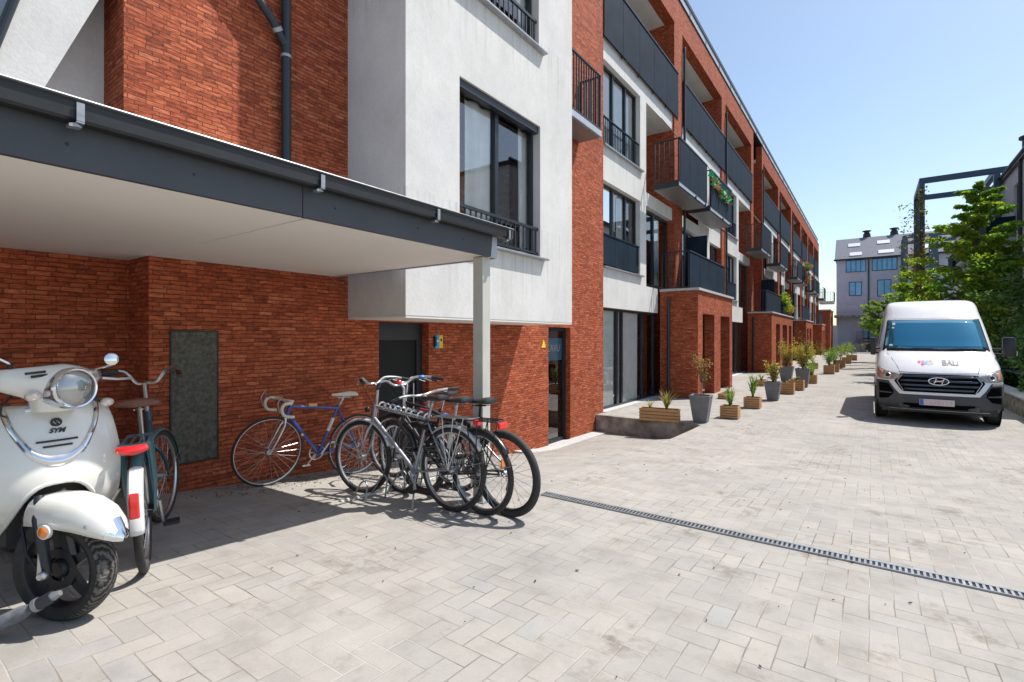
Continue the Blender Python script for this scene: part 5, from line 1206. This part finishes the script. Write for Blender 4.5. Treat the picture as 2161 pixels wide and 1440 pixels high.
# floor, seat, rear body
k = MB(); k.loft([[(x, y, z) for x, z in ((-.42, .30), (-.95, .28), (-.95, .36), (-.42, .36))] for y in (-.2, .2)]); k.build('floorboard', M['black'], sc, bevel=.01)
k = MB(); ring_ = lambda x, w_, z0, z1: [(x, w_*math.cos(a_), (z0+z1)/2+(z1-z0)/2*math.sin(a_)) for a_ in [2*math.pi*j/20 for j in range(20)]]
k.loft([ring_(-.85, .10, .35, .70), ring_(-.95, .17, .30, .76), ring_(-1.15, .215, .28, .80), ring_(-1.4, .20, .36, .82), ring_(-1.65, .13, .50, .84), ring_(-1.74, .05, .62, .80)]); k.build('rear_cowl', cpaint, sc, smooth=True)
k = MB(); k.loft([ring_(-.80, .08, .79, .84), ring_(-.9, .135, .77, .86), ring_(-1.15, .155, .79, .875), ring_(-1.5, .13, .81, .90), ring_(-1.68, .06, .83, .89)]); k.build('seat', brown, sc, smooth=True)
def tyre(t, MM, name='wheel'):
    k = MB(); n = 56; prof = [(.235, -.057), (.250, -.045), (.259, -.022), (.262, 0), (.259, .022), (.250, .045), (.235, .057)]
    k.lathe(prof, MM, n); o = k.build('tyre', M['tread'], t, smooth=True)
    k = MB()
    for s_ in (-1, 1): k.lathe([(.192, .046*s_), (.205, .055*s_), (.2345, .0572*s_)], MM, n)
    k.build('sidewall', M['rubber'], t, smooth=True); return o
tm, nt, p_ = newmat('tyre_tread'); v_ = objc(nt)
mp_ = nt.nodes.new('ShaderNodeMapping'); nt.links.new(v_, mp_.inputs[0])
wv_ = nt.nodes.new('ShaderNodeTexWave'); wv_.inputs['Scale'].default_value = 22; wv_.inputs['Distortion'].default_value = 3; wv_.inputs['Detail'].default_value = 1.5; wv_.inputs['Detail Scale'].default_value = 2.5; nt.links.new(mp_.outputs[0], wv_.inputs[0])
nt.links.new(ramp(nt, wv_.outputs[1], [(.25, (.012, .011, .010)), (.42, (.085, .077, .07)), (.9, (.12, .11, .10))]), p_.inputs['Base Color']); p_.inputs['Roughness'].default_value = .7; bump(nt, p_, wv_.outputs[1], .9, .012)
M['tread'] = tm
k = MB(); k.lathe([(.184, -.045), (.196, -.050), (.196, .050), (.184, .045), (.178, .03), (.178, -.03), (.184, -.045)], WM, 40)
wh = k.build('wheel', M['black'], sc, smooth=True); ty_ = tyre(wh, WM)
k = MB()
for i in range(5):
    a_ = i*1.2566+.5; d_ = Vector((math.cos(a_), math.sin(a_), 0)); n_ = Vector((-math.sin(a_), math.cos(a_), 0)); pts_ = [d_*.03+n_*.03, d_*.180+n_*.016, d_*.180-n_*.016, d_*.03-n_*.03]
    k.prism([WM @ (p+Vector((0, 0, .022))) for p in pts_], (WM.to_3x3() @ Vector((0, 0, -.03))))
k.lathe([(0, .045), (.035, .045), (.05, .02), (.05, -.02), (.035, -.045), (0, -.045)], WM, 20); k.lathe([(.06, .030), (.098, .030), (.098, .034), (.06, .034)], WM, 28); k.build('spokes', M['black'], wh, smooth=True)
s0 = lambda pts: [ST0 @ Vector(p) for p in pts]
for s_ in (-1, 1):
    k = MB(); k.tube(s0([(.0, .085*s_, RR), (-.02, .088*s_, RR+.10), (-.05, .085*s_, RR+.26), (-.09, .05*s_, .62)]), [.018, .024, .026, .02], 10); fk = k.build('fork_leg', M['anthracite'], sc, smooth=True)
    MB().prism(s0([(.005, .108*s_, RR-.01), (-.03, .108*s_, RR-.015), (-.022, .108*s_, RR+.11)]), ST0.to_3x3() @ Vector((0, .004*s_, 0))).build('axle_plate', M['alu'], fk)
    k = MB(); k.lathe([(0, .022), (.014, .022), (.022, .012), (.022, -.008)], ST0 @ Matrix.Translation((0, .105*s_, RR)) @ Matrix.Rotation(R(-90*s_), 4, 'X'), 14); k.build('axle_nut', M['alu'], fk, smooth=True)
    k = MB(); k.lathe([(0, .014), (.020, .013), (.028, .006)], ST0 @ Matrix.Translation((.02, .118*s_, .475)) @ Matrix.Rotation(R(-90*s_), 4, 'X'), 18); rf_ = k.build('side_reflector', M['orange'], fk, smooth=True)
    k = MB(); k.lathe([(.027, .007), (.034, .005), (.034, -.012), (0, -.012)], ST0 @ Matrix.Translation((.02, .118*s_, .475)) @ Matrix.Rotation(R(-90*s_), 4, 'X'), 18); k.build('reflector_cup', M['white'], rf_, smooth=True)
# front mudguard
rows = []
for x, w_, zt, zb in ((-.15, .078, .59, .48), (-.12, .098, .612, .49), (-.05, .106, .626, .492), (.05, .109, .628, .487), (.15, .104, .610, .475), (.23, .090, .570, .452), (.285, .068, .520, .432), (.315, .042, .470, .416), (.328, .014, .434, .412)):
    row_ = []
    for j in range(17):
        a_ = math.pi*j/16; row_.append(ST0 @ Vector((x, w_*math.copysign(abs(math.cos(a_))**.6, math.cos(a_)), zb+(zt-zb)*math.sin(a_)**.8)))
    rows.append(row_)
mg = MB().grid(rows).build('front_mudguard', cpaint, sc, smooth=True, solid=.006, auto=70)
rows = []
for x, w_, zt, zb in ((.285, .064, .516, .434), (.31, .044, .474, .418), (.325, .022, .444, .410), (.333, .008, .424, .408)):
    rows.append([ST0 @ Vector((x+.003, (w_+.004)*math.cos(math.pi*j/12), zb+(zt+.004-zb)*math.sin(math.pi*j/12))) for j in range(13)])
MB().grid(rows).build('chrome_tip', M['chrome'], mg, smooth=True)
k = MB(); k.ball((0, 0, 0), (.010, .004, .010), 10, ST0 @ Matrix.Translation((.22, -.098, .50))); k.build('screw', M['alu'], mg)
# headset
k = MB(); rows = []
for y, rx, rz_, zc, xc in ((-.228, .020, .018, 1.190, -.31), (-.222, .042, .040, 1.190, -.305), (-.19, .062, .054, 1.188, -.285), (-.135, .085, .070, 1.178, -.25), (-.075, .115, .094, 1.160, -.21), (0, .135, .116, 1.148, -.18), (.08, .120, .098, 1.155, -.20), (.15, .085, .068, 1.168, -.24), (.22, .060, .050, 1.175, -.28), (.275, .040, .036, 1.178, -.31), (.285, .020, .018, 1.178, -.315)):
    rows.append([ST1 @ Vector((xc+rx*math.cos(a_), y, zc+rz_*math.sin(a_)*(1.0 if math.sin(a_) > 0 else 1.1))) for a_ in [2*math.pi*j/24 for j in range(24)]])
k.loft(rows); hs = k.build('headset', cpaint, sc, smooth=True, auto=80)
k = MB(); k.lathe([(.092, 1.02), (.095, 1.04), (.102, 1.07), (.11, 1.12)], ST1 @ Matrix.Translation((-.225, 0, 0)), 24); k.build('neck', cpaint, sc, smooth=True)
s1 = lambda pts: [ST1 @ Vector(p) for p in pts]
HLM = ST1 @ Matrix.Translation((-.085, 0, 1.138)) @ Matrix.Rotation(R(86), 4, 'Y')
k = MB(); k.lathe([(.104, -.09), (.108, -.02), (.106, .008), (.100, .018), (.092, .016), (.090, .0)], HLM, 36); hl = k.build('headlight', M['chrome'], sc, smooth=True)
k = MB(); k.lathe([(0, -.035), (.04, -.03), (.075, -.012), (.09, .004)], HLM, 30); k.build('reflector', simple('fluted_reflector', (.8, .8, .8), .15, 1, bmp=1, bscale=45), hl, smooth=True)
k = MB(); k.ball((0, 0, -.015), .017, 12, HLM); k.build('bulb', simple('bulb_amber', (.8, .45, .2), .2), hl, smooth=True)
lg_ = glass_mat('headlight_glass', (.85, .87, .88), .22, 1.5, .04)
k = MB(); k.lathe([(.092, .012), (.075, .026), (.05, .036), (.02, .041), (0, .042)], HLM, 30); k.build('lens', lg_, hl, smooth=True)
for s_ in (-1, 1):
    MB().tube(s1([(-.305, (.21 if s_ < 0 else .28)*s_, 1.188), (-.32, .30*s_, 1.188), (-.345, .42*s_, 1.186)]), .018, 12).build('grip', M['black'], hs, smooth=True)
    MB().tube(s1([(-.26, .27*s_, 1.165), (-.24, .34*s_, 1.155), (-.265, .45*s_, 1.15)]), .008, 8).build('brake_lever', M['alu'], hs, smooth=True)
    k = MB(); ys_, zs_ = (.135, 1.108) if s_ < 0 else (.225, 1.035)
    k.tube(s1([(-.20, .09*s_, 1.10), (-.18, ys_*s_, zs_)]), .010, 8); ar = k.build('indicator_arm', M['black'], hs, smooth=True)
    k = MB(); k.ball((0, 0, 0), (.030, .036, .026), 14, ST1 @ Matrix.Translation((-.165, ys_*s_, zs_))); k.build('indicator', simple('clear_indicator', (.62, .55, .50), .15, .3, coat=1), ar, smooth=True)
    k = MB(); ym = .165*s_ if s_ < 0 else .17
    k.tube(s1([(-.27, ym, 1.22), (-.27, ym, 1.268)] if s_ < 0 else [(-.27, ym, 1.15), (-.27, ym, 1.20)]), .011, 8); cp = k.build('mirror_clamp', M['black'], hs, smooth=True)
    end = (-.30, -.275, 1.345) if s_ < 0 else (-.32, .37, 1.235)
    MB().tube(s1([(-.27, ym, 1.262 if s_ < 0 else 1.19), (-.275, ym*1.05, 1.275 if s_ < 0 else 1.20), end]), .006, 8).build('mirror_stem', M['chrome'], cp, smooth=True)
    mc = Vector(end)+Vector((0, .0, .035)); k = MB(); k.lathe([(0, -.012), (.025, -.010), (.035, -.003), (.037, .005), (.032, .008), (0, .009)], ST1 @ Matrix.Translation(mc) @ Matrix.Rotation(R(82), 4, 'Y') @ Matrix.Rotation(R(20), 4, 'X'), 22); k.build('mirror', M['chrome'], cp, smooth=True)
for (ya, yb, z) in ((-.17, -.10, 1.232), (-.145, -.08, 1.215)):
    MB().tube(s1([(-.165, ya, z-.01), (-.135, yb, z-.002)]), .007, 6).build('horn_slot', M['black'], hs)
MB().tube([(-.26, -.16, 1.10), (-.22, -.20, 1.06), (-.25, -.20, 1.02), (-.3, -.19, 1.0)], .006, 6).build('cable', M['black'], sc, smooth=True)
MB().tube([(-.27, -.10, .60), (-.12, -.14, .45), (-.09, -.13, .34), (-.03, -.10, .27)], .007, 6).build('brake_hose', M['black'], sc, smooth=True)
# rear wheel
WR = Matrix.Translation((-1.32, 0, RR)) @ RX; k = MB(); k.lathe([(.0, -.04), (.150, -.045), (.166, -.050), (.166, .050), (.150, .045), (0, .04)], WR, 32); w2 = k.build('wheel', M['black'], sc, smooth=True); tyre(w2, WR)
# folding lock on the front wheel
lk = thing('wheel_lock', 'grey sleeved security lock running from the scooter wheel down to the paving', 'lock', (-2.95, .5, .11))
a_, b_ = Vector((-2.865, .61, .284)), Vector((-3.04, .42, .155))
k = MB(); k.tube([a_, a_.lerp(b_, .28)], .026, 12); k.build('lock_body', M['anthracite'], lk, smooth=True)
k = MB(); k.tube([a_.lerp(b_, -.10), a_.lerp(b_, 0)], [.012, .020], 12); k.tube([a_.lerp(b_, .20), a_.lerp(b_, .26)], .029, 12); k.build('lock_collar', M['galv'], lk, smooth=True)
slv = simple('grey_woven_sleeve', (.13, .135, .15), .85, var=.4, scale=40, bmp=.6, bscale=300)
k = MB(); k.tube([a_.lerp(b_, .30), a_.lerp(b_, .45), a_.lerp(b_, .9), Vector((-3.22, .24, .165)), Vector((-3.44, .0, .185))], [.016, .030, .036, .036, .036], 12); k.build('sleeve', slv, lk, smooth=True)
